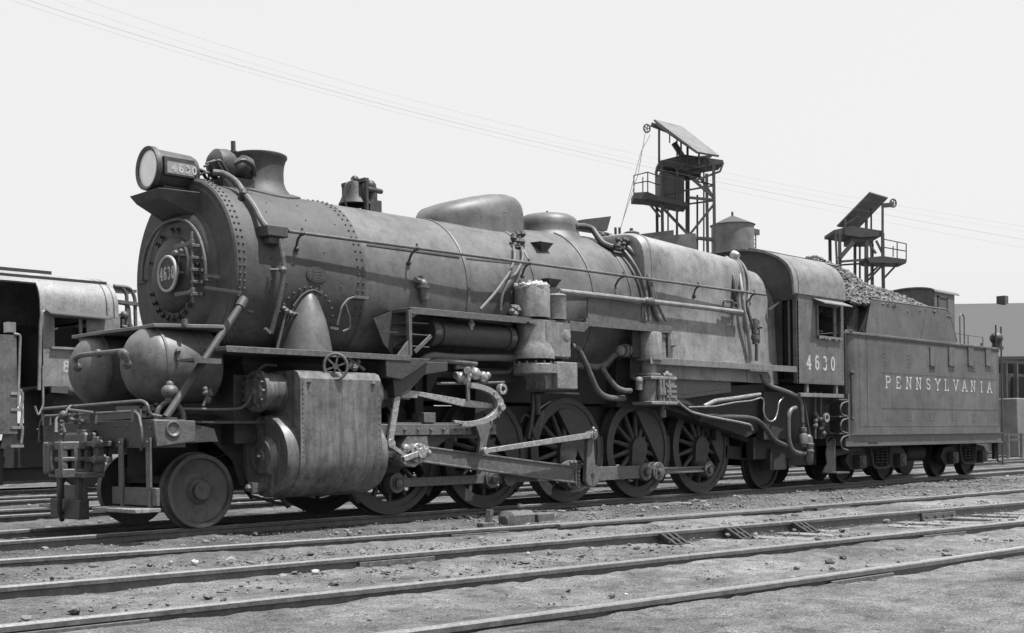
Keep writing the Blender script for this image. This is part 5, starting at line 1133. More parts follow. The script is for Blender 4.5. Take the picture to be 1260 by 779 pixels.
# marker lamp bracket: ball on an arch
q = P(209, 482, -1.22); mb = MB(); mb.sph(q, .095, 16, (1,1,.85)); mb.cyl(q-V((0,0,.12)), q, .05, n=12); mb.sph(q+V((0,0,.075)), .045, 10); lamp = B(mb, 'marker_lamp', 'grey_iron')
mb = MB(); arch = [q+V((.14*math.cos(t), -.14*math.cos(t)*.3, -.30+.19*math.sin(t))) for t in [PI*i/12 for i in range(13)]]; mb.tube([V((arch[0].x,arch[0].y,1.22))]+arch+[V((arch[-1].x,arch[-1].y,1.22))], .028, 8, rnd=.02); mb.build('arch_bracket', 'grey_iron', lamp)
mb = MB()
for k in range(7): mb.sph(P(255+random.uniform(-5,6), 485+random.uniform(-9,9), -1.2), random.uniform(.025,.045), 8)
mb.tube([P(250,500,-1.2), P(259,478,-1.2)], .018, 8); B(mb, 'signal_valve', 'grey_iron')
pipe([P(222,503,-1.25), P(270,504,-1.25), P(298,503,-1.2), P(309,490,-1.2), P(314,460,-1.15), P(325,448,-1.15), P(340,450,-1.15)], .016, 'grey_iron', rnd=.15)
pipe([P(330,430,-1.35), P(386,437,-1.4)], .02, 'black_iron'); 
mb = MB(); mb.box((.35,-1.0,.95), (.72,-.55,1.75)); mb.prism([(.05,1.15),(.5,1.3),(.75,.9),(.75,.45),(.6,.45),(.5,.75)], 1, -.72, -.68); B(mb, 'cylinder_brace', 'black_iron', bevel=.01)

# --- lower pipes by the firebox and trailing truck
pipe([P(822,482,-1.4), P(838,498,-1.4), P(850,507,-1.4), P(870,512,-1.4), P(912,520,-1.4), P(924,523,-1.38), P(926,530,-1.35)], .02, 'worn_steel', rnd=.12)
pipe([P(847,501,-1.38), P(880,500,-1.4), P(905,495,-1.4), P(925,493,-1.4), P(937,489,-1.4), P(940,493,-1.4), P(939,508,-1.4), P(944,517,-1.4), P(949,519,-1.4), P(954,516,-1.4), P(957,506,-1.4), P(958,495,-1.4), P(964,489,-1.4)], .013, 'worn_steel', rnd=.08)
pipe([P(866,500,-1.36), P(880,493,-1.36), P(905,490,-1.36), P(935,485,-1.36)], .035, 'worn_steel', rnd=.1)
pipe([P(937,460,-1.35), P(940,470,-1.38), P(950,476,-1.42), P(968,482,-1.42), P(982,488,-1.42), P(986,496,-1.42), P(987,520,-1.42)], .04, 'grey_iron', rnd=.15)
pipe([P(860,512,-1.3), P(920,514,-1.35), P(932,517,-1.38), P(942,527,-1.38), P(952,542,-1.38), P(968,549,-1.38)], .045, 'black_iron', rnd=.15)
pipe([P(979,502,-1.42), P(973,504,-1.42), P(970,512,-1.42), P(970,540,-1.42), P(974,554,-1.42), P(982,558,-1.42), P(990,558,-1.42)], .042, 'grey_iron', rnd=.12)
pipe([P(830,494,-1.25), P(845,497,-1.25), P(862,516,-1.1)], .07, 'black_iron')
mb = MB(); q = P(988,538,-1.42)
mb.lathe(q+V((0,0,.24)), q-V((0,0,1)), [(0,.03),(.06,.03),(.07,.07),(.14,.07),(.15,.05),(.2,.09),(.36,.10),(.38,.06),(.42,.06)], 18)
q = P(995,552,-1.42); mb.lathe(q+V((0,0,.26)), q-V((0,0,1)), [(0,.03),(.04,.07),(.16,.085),(.17,.1),(.2,.1),(.21,.085),(.28,.085),(.29,.1),(.32,.1),(.33,.085),(.5,.08),(.56,.04)], 18); inj = B(mb, 'lower_injector', 'grey_iron')
B(MB().tube([P(990,495,-1.42), P(994,520,-1.42), P(998,545,-1.42)], .014, 8), 'control_rod', 'grey_iron')
mb = MB(); 
for k in range(14): mb.sph(P(random.uniform(1002,1016), random.uniform(508,535), -1.35), random.uniform(.03,.06), 8)
for u in (1003,1010): mb.cyl(P(u,482,-1.3), P(u,540,-1.3), .022, n=8)
B(mb, 'brake_valves', 'grey_iron'); q = P(1015,514,-1.38); mb = MB(); mb.lathe(q, q+V((0,-.05,0)), [(0,.05),(0,.09),(.05,.09),(.05,.05),(0,.05)], 18, closed=False); B(mb, 'ring_clamp', 'worn_steel')
mb = MB(); mb.box((11.0,-1.25,.9), (13.3,-.8,1.75)); mb.box((12.2,-1.0,.4), (13.2,1.0,1.3)); B(mb, 'cab_underframe', 'soot_iron')

# --- cab
cx0, cx1 = 11.71, 13.37; YC = -1.52; zc0, zc1 = 1.905, 3.56; wx0, wx1, wz0, wz1 = 12.42, 13.22, 2.80, 3.36
def cab_wall(y0, y1, nm):
    mb = MB(); mb.box((cx0,y0,zc0), (wx0,y1,zc1)); mb.box((wx1,y0,zc0), (cx1,y1,zc1)); mb.box((wx0,y0,zc0), (wx1,y1,wz0)); mb.box((wx0,y0,wz1), (wx1,y1,zc1)); return mb
cab = B(cab_wall(YC, YC+.03, ''), 'cab_side', 'cab_paint'); B(cab_wall(-YC-.03, -YC, ''), 'cab_side', 'cab_paint')
def roof_sec(X, drop=0, n=24, W=1.55, z0=3.52, apex=4.46, th=.03):
    o_, i_ = [], []
    for k in range(n+1):
        q = PI*k/n; y = -W*math.cos(q); z = z0+(apex-z0)*(math.sin(q)**.62)
        o_.append(V((X,y,z-drop))); i_.append(V((X,y*.975,z-th-drop)))
    return o_+i_[::-1]
mb = MB(); mb.loft([roof_sec(11.58), roof_sec(13.42), ]); roof = B(mb, 'cab_roof', 'roof_paint', ang=30)
mb = MB(); mb.loft([roof_sec(13.40, .0, apex=4.452), roof_sec(14.0, .02, apex=4.45)][:2]); 
mb2 = MB(); s0, s1 = roof_sec(13.42), roof_sec(14.02); kk = [i for i in range(25) if abs(s0[i].y) < 1.2]
q0 = [s0[i] for i in kk]+[s0[49-i] for i in kk[::-1]]; q1 = [s1[i] for i in kk]+[s1[49-i] for i in kk[::-1]]
mb2.loft([q0, q1]); mb2.build('roof_overhang', 'roof_paint', roof, ang=30)
mb = MB()
for y_, xb in ((-.62,14.05),(.62,14.05)): z_ = 3.52+(.94)*(math.sin(math.acos(abs(y_)/1.55))**.62)+.012; mb.bar((11.58,y_,z_), (xb,y_,z_), .03, .03)
mb.build('rain_strip', 'black_iron', roof)
mb = MB(); mb.box((12.0,-.45,4.44), (12.9,.2,4.50)); mb.build('roof_hatch', 'roof_paint', roof, bevel=.01)
mb = MB(); mb.bar((11.7,-1.535,3.55), (13.37,-1.535,3.55), .02, .03); mb.build('eave_bead', 'cab_paint', cab)
# front wall: arch plate in front of the cab, a near-black panel painting the shaded door opening beside the firebox
sec = [(y, z) for y, z in [(p.y, p.z) for p in roof_sec(0)[:25]]]
fw_ = MB(); fw_.prism(sec+[(1.5,2.2),(-1.2,2.2),(-1.2,3.42),(-1.46,3.42),(-1.52,3.42)], 0, 11.72, 11.75); B(fw_, 'cab_front', 'smokebox')
mb = MB(); mb.box((11.70,-1.52,1.91), (11.76,-1.44,3.42)); B(mb, 'front_post', 'cab_paint')
mb = MB(); mb.box((11.80,-1.44,2.22), (11.82,-1.2,3.42)); fd = B(mb, 'doorway_shade', 'dark_inside'); mb = MB(); mb.cyl((11.70,-1.36,2.22), (11.70,-1.36,3.40), .022, n=8); mb.build('grab_rail', 'grey_iron', fd)
mb = MB(); a_ = P(946,380,-1.2); mb.add([P(945,380,-1.25), P(958,371,-1.3), P(960,372,-1.3), P(948,382,-1.25), P(945,380,-1.15), P(958,371,-1.2), P(960,372,-1.2), P(948,382,-1.15)], [(0,1,2,3),(4,5,6,7),(0,1,5,4),(1,2,6,5),(2,3,7,6),(3,0,4,7)]); B(mb, 'wind_deflector', 'roof_paint')
# inside
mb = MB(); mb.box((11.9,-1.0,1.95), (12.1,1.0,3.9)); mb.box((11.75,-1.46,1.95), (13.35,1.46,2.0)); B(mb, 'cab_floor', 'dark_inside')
mb = MB(); mb.bar((12.2,-1.1,2.95), (13.3,-1.1,2.95), .04, .04); mb.bar((12.9,-1.2,2.0), (12.9,-1.2,3.3), .04, .04); mb.box((12.5,-1.35,2.35), (13.0,-1.0,2.45)); B(mb, 'cab_fittings', 'black_iron')
# window frame, awning, sliding sash
mb = MB(); y_ = YC-.012
mb.box((wx0-.045,y_-.012,wz0-.03), (wx0-.0,y_+.012,wz1+.03)); mb.box((wx1,y_-.012,wz0-.03), (wx1+.035,y_+.012,wz1+.03)); wf = mb.build('window_frame', 'cab_paint', cab)
mb = MB(); mb.box((wx0+.01,YC+.04,wz0), (wx0+.10,YC+.06,wz1)); mb.box((wx1-.14,YC+.04,wz0), (wx1-.02,YC+.06,wz1)); mb.build('sash', 'letter_paint' if False else 'roof_paint', cab)
mb = MB(); n_ = 16
top = [V((wx0-.02+(wx1-wx0+.04)*i/n_, YC-.02, wz0+.0-.01*random.random())) for i in range(n_+1)]
for i in range(n_): a_, b_ = top[i], top[i+1]; h_ = random.uniform(.03,.07); mb.add([a_+V((0,.06,.02)), b_+V((0,.06,.02)), b_+V((0,-.03,0)), a_+V((0,-.03,0)), a_+V((0,-.03,-h_)), b_+V((0,-.03,-h_)), ], [(0,1,2,3),(3,2,5,4)])
mb.build('arm_rest', 'lagging' if False else 'roof_paint', cab)
mb = MB(); mb.add([V((wx0-.16,YC,wz1+.12)), V((wx1+.08,YC,wz1+.12)), V((wx1+.08,YC-.24,wz1+.02)), V((wx0-.16,YC-.24,wz1+.02)), V((wx0-.16,YC,wz1+.10)), V((wx1+.08,YC,wz1+.10)), V((wx1+.08,YC-.24,wz1+.0)), V((wx0-.16,YC-.24,wz1+.0))], [(0,1,2,3),(7,6,5,4),(0,4,5,1),(1,5,6,2),(2,6,7,3),(3,7,4,0)]); mb.build('awning', 'roof_paint', cab)
q = P(992.5, 453.5, YC); e_ = P(1027.5, 455, YC); wd = .16; gp = (e_.x-q.x-4*wd)/3
mb = lettering(MB(), '4630', V((q.x, YC, q.z)), (1,0,0), (0,0,1), (0,-1,0), .235, wd, gp, .042, .004); mb.build('numeral', 'letter_paint', cab)
mb = MB()
for x_ in (cx0+.04, cx1-.04):
    for k in range(20): mb.rivet((x_,YC,zc0+.05+k*.08), (0,-1,0), .011, .012)
for k in range(20): mb.rivet((cx0+.05+k*.082,YC,zc0+.03), (0,-1,0), .011, .012)
mb.build('rivet_row', 'cab_paint', cab)
mb = MB(); mb.bar((11.82,-1.47,1.70), (13.38,-1.47,1.70), .08, .07); mb.box((12.05,-1.5,1.74), (12.12,-1.44,1.91)); mb.box((13.1,-1.5,1.74), (13.17,-1.44,1.91)); B(mb, 'cab_sill', 'roof_paint', bevel=.005)
# ================================================================== TENDER
tender = empty('tender', (17.0, 0, 0), 'coal tender lettered PENNSYLVANIA, coupled behind the big steam locomotive', 'tender')
tx0, tx1 = 13.62, 20.72; TY = 1.50
def rrect(x0, x1, hy, r, z, n=8):
    out = []
    for cx_, cy_, a0 in ((x1-r, hy-r, 0), (x0+r, hy-r, 90), (x0+r, -hy+r, 180), (x1-r, -hy+r, 270)):
        for k in range(n+1): q = math.radians(a0+90*k/n); out.append(V((cx_+r*math.cos(q), cy_+r*math.sin(q), z)))
    return out
mb = MB(); mb.loft([rrect(tx0,tx1,TY,.22,.98), rrect(tx0,tx1,TY,.22,2.93), rrect(tx0+.02,tx1-.02,TY-.02,.2,2.95)])
body = mb.build('water_tank_body', 'tender_paint', tender, ang=40)
mb = MB(); mb.loft([rrect(tx0-.03,tx1+.03,TY+.03,.24,2.90), rrect(tx0-.03,tx1+.03,TY+.03,.24,2.935)]); mb.build('top_rim', 'tender_paint', tender)
mb = MB(); mb.loft([rrect(tx0-.01,tx1+.01,TY+.012,.23,.96), rrect(tx0-.01,tx1+.01,TY+.012,.23,1.10)]); mb.build('bottom_strake', 'tender_paint', tender)
mb = MB(); mb.box((13.5,-1.46,.76), (20.75,1.46,.955)); mb.box((13.5,-1.50,.955), (20.76,1.50,.975)); mb.box((13.45,-1.49,.74), (20.75,-1.44,.775)); fr = mb.build('underframe', 'tender_paint', tender)
mb = MB(); q = P(1075,546,-1.46); mb.box((q.x-.22,-1.463,q.z-.035), (q.x+.17,-1.461,q.z+.035)); mb.build('slot', 'dark_inside', fr)
def rv_line(mb, x0, z0, x1, z1, n, r=.013, y=-TY):
    n = max(2, int(n*.72)); r = max(r, .0125)
    for k in range(n): t = k/(n-1); mb.rivet((x0+(x1-x0)*t, y, z0+(z1-z0)*t), (0,-1,0), r, r*1.3)
mb = MB()
rv_line(mb, 13.98, 1.12, 13.98, 2.88, 44, .011); rv_line(mb, 13.86, 2.86, 20.55, 2.86, 120); rv_line(mb, 14.0, 1.13, 20.55, 1.13, 120)
for z_ in (1.50, 2.20): rv_line(mb, 14.9, z_, 20.4, z_, 84, .0075)
for x_ in (15.0, 16.05, 17.1, 18.15, 19.2, 20.2):
    for z_ in (1.25,1.32,1.39): rv_line(mb, x_-.08, z_, x_+.08, z_, 3, .009)
    for z_ in (2.35,2.42,2.5,2.58): rv_line(mb, x_-.04, z_, x_+.04, z_, 2, .008)
rv_line(mb, 20.5, 1.13, 20.5, 2.88, 44)
mb.build('rivet_rows', 'tender_paint', body)
mb = MB(); mb.box((14.30,-TY-.006,.98), (14.312,-TY+.01,2.9)); mb.box((14.9,-TY-.004,1.48), (20.5,-TY+.01,1.49)); mb.build('plate_seam', 'tender_paint', body)
mb = MB(); e_ = [V((14.5,-TY-.002,2.3)), V((15.3,-TY-.002,2.62)), V((15.35,-TY-.002,2.3))]
for u in (1147, 1170, 1194, 1215.5):
    a_, b_ = P(u-3.5, 427, -TY), P(u+3.5, 450, -TY); mb_ = MB(); mb_.box((a_.x,-TY-.018,b_.z), (b_.x,-TY+.01,a_.z)); 
    for k in range(8):
        z_ = b_.z+.03+(a_.z-b_.z-.06)*k/7
        for x_ in (a_.x+.02, b_.x-.02): mb_.rivet((x_,-TY-.018,z_), (0,-1,0), .009, .01)
    mb_.box((a_.x-.01,-TY-.045,b_.z-.02), (b_.x+.01,-TY+.01,b_.z)); mb_.build('riveted_strap', 'tender_paint', body)
# lettering along the side
q0, q1 = P(1089.5,477.5,-TY), P(1220,485,-TY); n_ = 12; wd = .235; gp = (q1.x-q0.x-n_*wd)/(n_-1); zz = P(1089.5,478,-TY).z
mb = lettering(MB(), 'PENNSYLVANIA', V((q0.x,-TY,1.90)), (1,0,0), (0,0,1), (0,-1,0), .225, wd, gp, .032, .004); mb.build('letter', 'letter_paint', body)
# coal bunker: sides slope in at the ends
bx = [(14.42,2.95),(14.50,3.20),(14.68,3.63),(18.02,3.66),(18.12,3.60),(18.48,2.99),(18.48,2.95)]
for s_ in (-1, 1):
    mb = MB(); mb.prism(bx, 1, s_*1.40, s_*1.435); bk = mb.build('bunker_side', 'tender_paint', tender, ang=30)
    mb = MB(); mb.tube([(14.68,s_*1.42,3.64),(18.02,s_*1.42,3.67),(18.13,s_*1.42,3.61),(18.5,s_*1.42,3.0)], .022, 8); mb.tube([(14.68,s_*1.42,3.64),(14.5,s_*1.42,3.2),(14.42,s_*1.42,2.96)], .018, 8); mb.build('edge_bead', 'tender_paint', bk)
    if s_ < 0:
        mb = MB()
        for x_ in (14.85, 16.6, 17.9):
            for k in range(7): mb.rivet((x_,-1.436,3.02+k*.09), (0,-1,0), .009, .008)
        mb.bar((16.75,-1.44,3.0), (17.05,-1.44,3.6), .012, .02); mb.build('rivet_row', 'tender_paint', bk)
mb = MB(); mb.box((14.42,-1.36,2.96), (18.45,-1.32,3.04)); mb.build('bunker_step', 'tender_paint', tender)
mb = MB(); mb.add([V((14.40,-1.40,2.94)), V((14.40,1.40,2.94)), V((14.66,1.40,3.60)), V((14.66,-1.40,3.60)), V((14.44,-1.40,2.94)), V((14.44,1.40,2.94)), V((14.70,1.40,3.60)), V((14.70,-1.40,3.60))], [(0,1,2,3),(7,6,5,4),(0,4,5,1),(1,5,6,2),(2,6,7,3),(3,7,4,0)]); mb.box((13.98,-1.25,3.0), (14.02,1.25,3.52)); mb.box((14.02,-1.25,2.96), (14.45,-1.22,3.55)); mb.build('bunker_front', 'black_iron', tender)
mb = MB(); mb.add([V((18.15,-1.40,3.60)), V((18.15,1.40,3.60)), V((18.48,1.40,2.95)), V((18.48,-1.40,2.95)), V((18.11,-1.40,3.58)), V((18.11,1.40,3.58)), V((18.44,1.40,2.95)), V((18.44,-1.40,2.95))], [(0,1,2,3),(7,6,5,4),(0,4,5,1),(1,5,6,2),(2,6,7,3),(3,7,4,0)]); mb.build('bunker_back', 'black_iron', tender)
# shelter on the rear deck
f0 = P(1150, 368, -.55); sx0 = 18.75; ysd = -.62
sx0 = P(1150, 375, ysd).x; sx1 = sx0+1.05; zts = P(1150, 359, ysd).z; zap = zts+.13
sec = [(ysd,2.95),(ysd,zts)]+[(ysd*math.cos(PI*k/12), zts+(zap-zts)*math.sin(PI*k/12)) for k in range(1,12)]+[(-ysd,zts),(-ysd,2.95)]
mb = MB(); mb.prism(sec, 0, sx0, sx1); sh = mb.build('brakeman_shelter', 'cab_paint', tender, ang=30)
so_ = [(y*1.06, z+(.02 if z > 3 else 0)) for y, z in sec[1:-1]]; so2 = [(y, z-.03) for y, z in so_[::-1]]
MB().prism(so_+so2, 0, sx0-.06, sx1+.18).build('shelter_roof', 'roof_paint', sh, ang=30)
wz = zts-.12; MB().box((sx0+.2,ysd-.006,wz-.42), (sx0+.62,ysd-.002,wz)).build('window', 'slate_roof', sh)
mb = MB(); mb.box((sx0+.15,ysd-.02,wz-.45), (sx0+.2,ysd-.001,wz+.04)); mb.box((sx0+.62,ysd-.02,wz-.45), (sx0+.67,ysd-.001,wz+.04)); mb.box((sx0+.15,ysd-.02,wz), (sx0+.67,ysd-.001,wz+.05)); mb.build('window_frame', 'black_iron', sh)
# rear deck: grab iron, rails, hatch, marker lamp
mb = MB(); a_ = P(1181,388,-1.3); mb.tube([(a_.x,-1.3,2.95),(a_.x,-1.3,3.60),(a_.x+.1,-1.3,3.67),(a_.x+.22,-1.3,3.6),(a_.x+.22,-1.3,2.95)], .015, 8); mb.build('grab_iron', 'grey_iron', tender)
mb = MB(); mb.tube([(18.7,-1.2,3.22),(20.4,-1.2,3.2)], .01, 6)
for x_ in (18.9,19.6,20.4): mb.cyl((x_,-1.2,2.94), (x_,-1.2,3.22), .012, n=6)
for k in range(12): x_ = random.uniform(18.7,20.2); mb.sph((x_,-1.25,2.96), random.uniform(.02,.05), 6)
mb.build('deck_rail', 'grey_iron', tender)
mb = MB(); q = P(1226,420,-1.2); mb.cyl((q.x,-1.2,2.95), (q.x,-1.2,3.02), .16, n=16); mb.sph((q.x,-1.2,3.22), .155, 16, (1,1,.95)); mb.cyl((q.x,-1.2,3.0), (q.x,-1.2,3.12), .1, n=14); mb.cyl((q.x-.18,-1.2,3.24), (q.x+.18,-1.2,3.24), .05, n=10); mb.build('marker_lamp', 'black_iron', tender)
mb = MB(); mb.cyl((20.78,-1.35,.8), (20.78,-1.35,3.5), .02, n=8)
for k in range(8): mb.bar((20.76,-1.35,1.0+.26*k), (20.76,-1.0,1.0+.26*k), .025, .025)
mb.cyl((20.78,-1.0,.8), (20.78,-1.0,3.1), .02, n=8); mb.build('rear_ladder', 'black_iron', tender)
# front corner: handrail and the step ladder
mb = MB(); mb.tube([(13.50,-1.47,1.0),(13.50,-1.47,2.90),(13.55,-1.47,2.96),(13.75,-1.49,2.96)], .022, 8); mb.tube([(13.62,-1.53,2.0-.75),(13.62,-1.53,2.05),(13.64,-1.49,2.1)], .02, 8); mb.sph((13.63,-1.54,1.27), .035, 8); mb.sph((13.63,-1.54,2.15), .05, 8); mb.build('front_handrail', 'black_iron', tender)
mb = MB(); side_ = [(13.42,1.75),(13.46,.95),(13.46,.30),(13.40,.22),(13.3,.30),(13.36,.55),(13.25,.62),(13.36,.9),(13.25,1.0),(13.36,1.25),(13.28,1.35),(13.36,1.6)]
for z_ in (.24,.98,1.30,1.62): mb.box((13.0 if z_ < .5 else 13.12,-1.55,z_), (13.48,-1.24,z_+.025)); 
for y_ in (-1.55,-1.25):
    for z_ in (1.62,1.30,.98):
        mb.tube([(13.44,y_,z_-.02),(13.22,y_,z_-.06),(13.14,y_,z_-.16),(13.2,y_,z_-.27),(13.42,y_,z_-.31)], .016, 6, rnd=.06)
mb.prism([(13.0,.26),(13.48,.26),(13.48,.9),(13.42,.95),(13.38,.9),(13.2,.82),(13.12,.62),(13.16,.42),(13.05,.33)], 1, -1.26, -1.235)
mb.box((13.44,-1.56,.9), (13.48,-1.5,1.75)); mb.build('step_ladder', 'grey_iron', tender)
mb = MB(); mb.box((20.7,-.2,.72), (21.05,.2,1.0)); mb.box((21.05,-.16,.66), (21.3,.16,1.05)); mb.cyl((21.32,.1,.68), (21.32,.1,1.02), .09, n=14); mb.tube([(20.85,-.75,.95),(20.95,-.75,.6),(20.9,-.75,.3)], .03, 8); mb.cyl((20.85,-1.25,.35), (20.85,-1.25,.8), .06, n=10); mb.box((20.78,-1.4,.72), (20.85,1.4,.76)); mb.tube([(20.7,-1.38,.74),(20.7,-1.38,.3),(20.95,-1.38,.3)], .025, 6); mb.build('coupler', 'soot_iron', tender, bevel=.01)
# trucks
def disc2(X, s, R, par): return disc_wheel(X, s, R, 'wheel', par, 'soot_iron')
for xs_ in ((14.55,16.25),(18.75,20.3)):
    xa, xb = xs_; mb = MB()
    for s_ in (-1, 1):
        y0, y1 = s_*.98, s_*1.12
        mb.prism([(xa-.46,.46),(xa-.25,.27),(xa+.25,.27),(xa+.5,.33),(xb-.5,.33),(xb-.25,.27),(xb+.25,.27),(xb+.46,.46),(xb+.3,.66),(xb-.35,.74),(xa+.35,.74),(xa-.3,.66)], 1, y0, y1)
    mb.box(((xa+xb)/2-.2,-1.0,.42), ((xa+xb)/2+.2,1.0,.72)); mb.box((xa,-.5,.6),(xb,.5,.74)); tr = mb.build('truck', 'soot_iron', tender, bevel=.015)
    mb = MB()
    for s_ in (-1, 1):
        for x_ in xs_: mb.box((x_-.13,s_*1.12,.30), (x_+.13,s_*1.27,.56)); mb.cyl((x_,s_*1.2,.43), (x_,s_*1.29,.43), .1, n=14)
    mb.build('journal_box', 'black_iron', tr, bevel=.02)
    mb = MB()
    for s_ in (-1, 1):
        for x_ in ((xa+xb)/2-.2, (xa+xb)/2, (xa+xb)/2+.2):
            hel = [V((x_+.07*math.cos(q), s_*1.17+.07*math.sin(q), .36+.30*q/31.4)) for q in [i*.785 for i in range(41)]]; mb.tube(hel, .018, 6, rnd=.001)
        mb.tube([((xa+xb)/2-.42,s_*1.18,.72),((xa+xb)/2-.36,s_*1.2,.34),((xa+xb)/2-.2,s_*1.2,.28),((xa+xb)/2+.2,s_*1.2,.28),((xa+xb)/2+.36,s_*1.2,.34),((xa+xb)/2+.42,s_*1.18,.72)], .035, 8)
    mb.build('spring', 'soot_iron', tr)
    for x_ in xs_:
        for s_ in (-1, 1): disc_wheel(x_, s_, .43, 'wheel', tr, 'soot_iron') if False else None
    for x_ in xs_:
        for s_ in (-1, 1):
            MB().lathe((x_, s_*.69, .43), (x_, s_*9, .43), [(0,.1),(0,.455),(.035,.455),(.045,.435),(.05,.43),(.16,.425),(.16,.38),(.11,.36),(.08,.2),(.1,.14),(.14,.12)], 40).build('wheel', 'soot_iron', tr)
        MB().cyl((x_,-1.1,.43), (x_,1.1,.43), .07, n=12).build('axle', 'soot_iron', tr)
mb = MB(); mb.box((13.7,-.45,.50), (20.6,.45,.757)); mb.box((15.9,-.9,.50), (16.9,-.3,.757)); mb.build('centre_sill', 'soot_iron', tender)
mb = MB(); mb.lathe((17.2,-.75,.55), (18.1,-.75,.55), [(0,.0),(.02,.12),(.1,.17),(.8,.17),(.88,.12),(.9,0)], 24); mb.bar((17.3,-.75,.7), (17.3,-.75,.8), .05, .05); mb.bar((18,-.75,.7), (18,-.75,.8), .05, .05); mb.build('brake_cylinder', 'soot_iron', tender)
mb = MB(); mb.tube([(13.6,-1.1,.62),(14.0,-1.1,.66),(14.6,-1.1,.70)], .09, 10); mb.build('water_hose', 'hose', tender)
# the coal: a heap of lumps, high in front and falling to the back
def coal_h(x, y):
    t = (x-14.6)/3.55
    H = np.interp(x, [13.9,14.3,14.9,15.6,16.4,17.2,17.9,18.2], [.45,.95,1.12,.92,.76,.66,.5,.35])
    e = abs(y-.15)/(1.55 if y < .15 else 1.25)
    return 3.57+float(H)*max(0, 1-e**1.7)+.03*math.sin(x*3)
mb = MB()
gx, gy = 40, 26
vs = []; fs = []
for i in range(gx+1):
    for j in range(gy+1):
        x = 13.95+4.25*i/gx; y = -1.38+2.76*j/gy; e = 0
        vs.append((x, y, coal_h(x, y)-.06+.05*noise.noise(V((x*3,y*3,0)))-(.45 if x < 14.0 else 0)))
mb.add(vs, [(i*(gy+1)+j, (i+1)*(gy+1)+j, (i+1)*(gy+1)+j+1, i*(gy+1)+j+1) for i in range(gx) for j in range(gy)])
for i in range(5200):
    x = random.uniform(14.0, 18.2); y = random.uniform(-1.39, 1.36)
    if random.random() < .35: y = -1.39+abs(random.gauss(0,.35))
    lump(mb, (x, y, coal_h(x, y)-.04+.03*noise.noise(V((x*3,y*3,0)))), random.uniform(.025,.075)*(1.25 if random.random() < .12 else 1), .8)
struct(mb.build('coal', 'coal', ang=15), 'stuff')
# ================================================================== ENGINE IN THE LEFT BACKGROUND, facing the other way along its own track
YB = 12.4
eng = empty('steam_locomotive', (5.0, 14.0, 0), 'engine with a pale rounded cab roof standing behind at the left edge', 'locomotive')
def E_(mb, name, m, **k): return mb.build(name, m, eng, **k)
bx0, bx1 = P(53,420,YB).x, P(122,420,YB).x; zl, ze2, za = P(90,476,YB).z, P(90,386,YB).z, P(60,340,14).z
wxa, wxb, wza, wzb = P(67,400,YB).x, P(107,400,YB).x, P(80,427,YB).z, P(80,391,YB).z
mb = MB(); y0, y1 = YB, YB+.04
bx1 = P(150,400,YB).x
mb.box((bx0,y0,zl), (wxa,y1,ze2)); mb.box((wxb,y0,zl), (bx1,y1,ze2)); mb.box((wxa,y0,zl), (wxb,y1,wza)); mb.box((wxa,y0,wzb), (wxb,y1,ze2)); cs = E_(mb, 'cab_side', 'bg_cab')
mb = MB(); mb.box((bx0,15.56,zl), (bx1,15.6,ze2)); mb.box((bx1-.04,YB,zl), (bx1,15.6,ze2)); mb.box((bx0+.3,YB+.1,zl), (bx1,15.5,zl+.05)); E_(mb, 'cab_wall', 'cab_paint')
def roof2(X, n=24):
    W = 1.605; o_, i_ = [], []
    for k in range(n+1):
        q = PI*k/n; y = 14.0-W*math.cos(q); z = ze2-.03+(za-ze2+.03)*(math.sin(q)**.62); o_.append(V((X,y,z))); i_.append(V((X,14+(y-14)*.975,z-.03)))
    return o_+i_[::-1]
xr = P(146,380,12.4).x
mb = MB(); mb.loft([roof2(bx0-.05), roof2(xr)]); rf = E_(mb, 'cab_roof', 'bg_cab', ang=30)
s0, s1 = roof2(bx0-2.4), roof2(bx0-.05); kk = [i for i in range(25) if abs(s0[i].y-14) < 1.46]
mb = MB(); mb.loft([[s0[i] for i in kk]+[s0[49-i] for i in kk[::-1]], [s1[i] for i in kk]+[s1[49-i] for i in kk[::-1]]]); mb.build('roof_overhang', 'bg_cab', rf, ang=30)
mb = MB(); zz = P(60,347,13.3).z
mb.prism([(p.y, p.z) for p in roof2(0)[:25]], 0, xr-.3, xr-.27); mb.prism([(p.y, p.z) for p in roof2(0)[:25]], 0, bx1-.2, bx1-.17)
for y_ in (12.78,): z_ = ze2-.03+(za-ze2+.03)*(math.sin(math.acos((14-y_)/1.605))**.62)+.01; mb.bar((bx0-2.2,y_,z_+.01), (xr-.1,y_,z_+.01), .05, .06)
mb.box((bx0-1.0,13.6,za-.03), (xr-1.0,14.5,za+.06)); mb.build('rain_strip', 'soot_iron', rf)
mb = MB(); mb.add([V((wxa-.2,YB,wzb+.16)), V((wxb+.45,YB,wzb+.12)), V((wxb+.45,YB-.25,wzb+.02)), V((wxa-.2,YB-.25,wzb+.06)), V((wxa-.2,YB,wzb+.13)), V((wxb+.45,YB,wzb+.09)), V((wxb+.45,YB-.25,wzb-.01)), V((wxa-.2,YB-.25,wzb+.03))], [(0,1,2,3),(7,6,5,4),(0,4,5,1),(1,5,6,2),(2,6,7,3),(3,7,4,0)]); mb.build('awning', 'slate_roof', cs)
mb = MB(); mb.bar((wxa-.1,YB-.03,wza-.03), (wxb+.1,YB-.03,wza-.03), .08, .05); mb.bar((wxb-.12,YB+.06,wza), (wxb-.12,YB+.06,wzb), .06, .05); mb.build('window_frame', 'bg_cab', cs)
q = P(77,457,YB); mb = lettering(MB(), '8', V((q.x,YB,q.z)), (1,0,0), (0,0,1), (0,-1,0), .22, .17, .1, .045, .004); mb.build('numeral', 'letter_paint', cs)
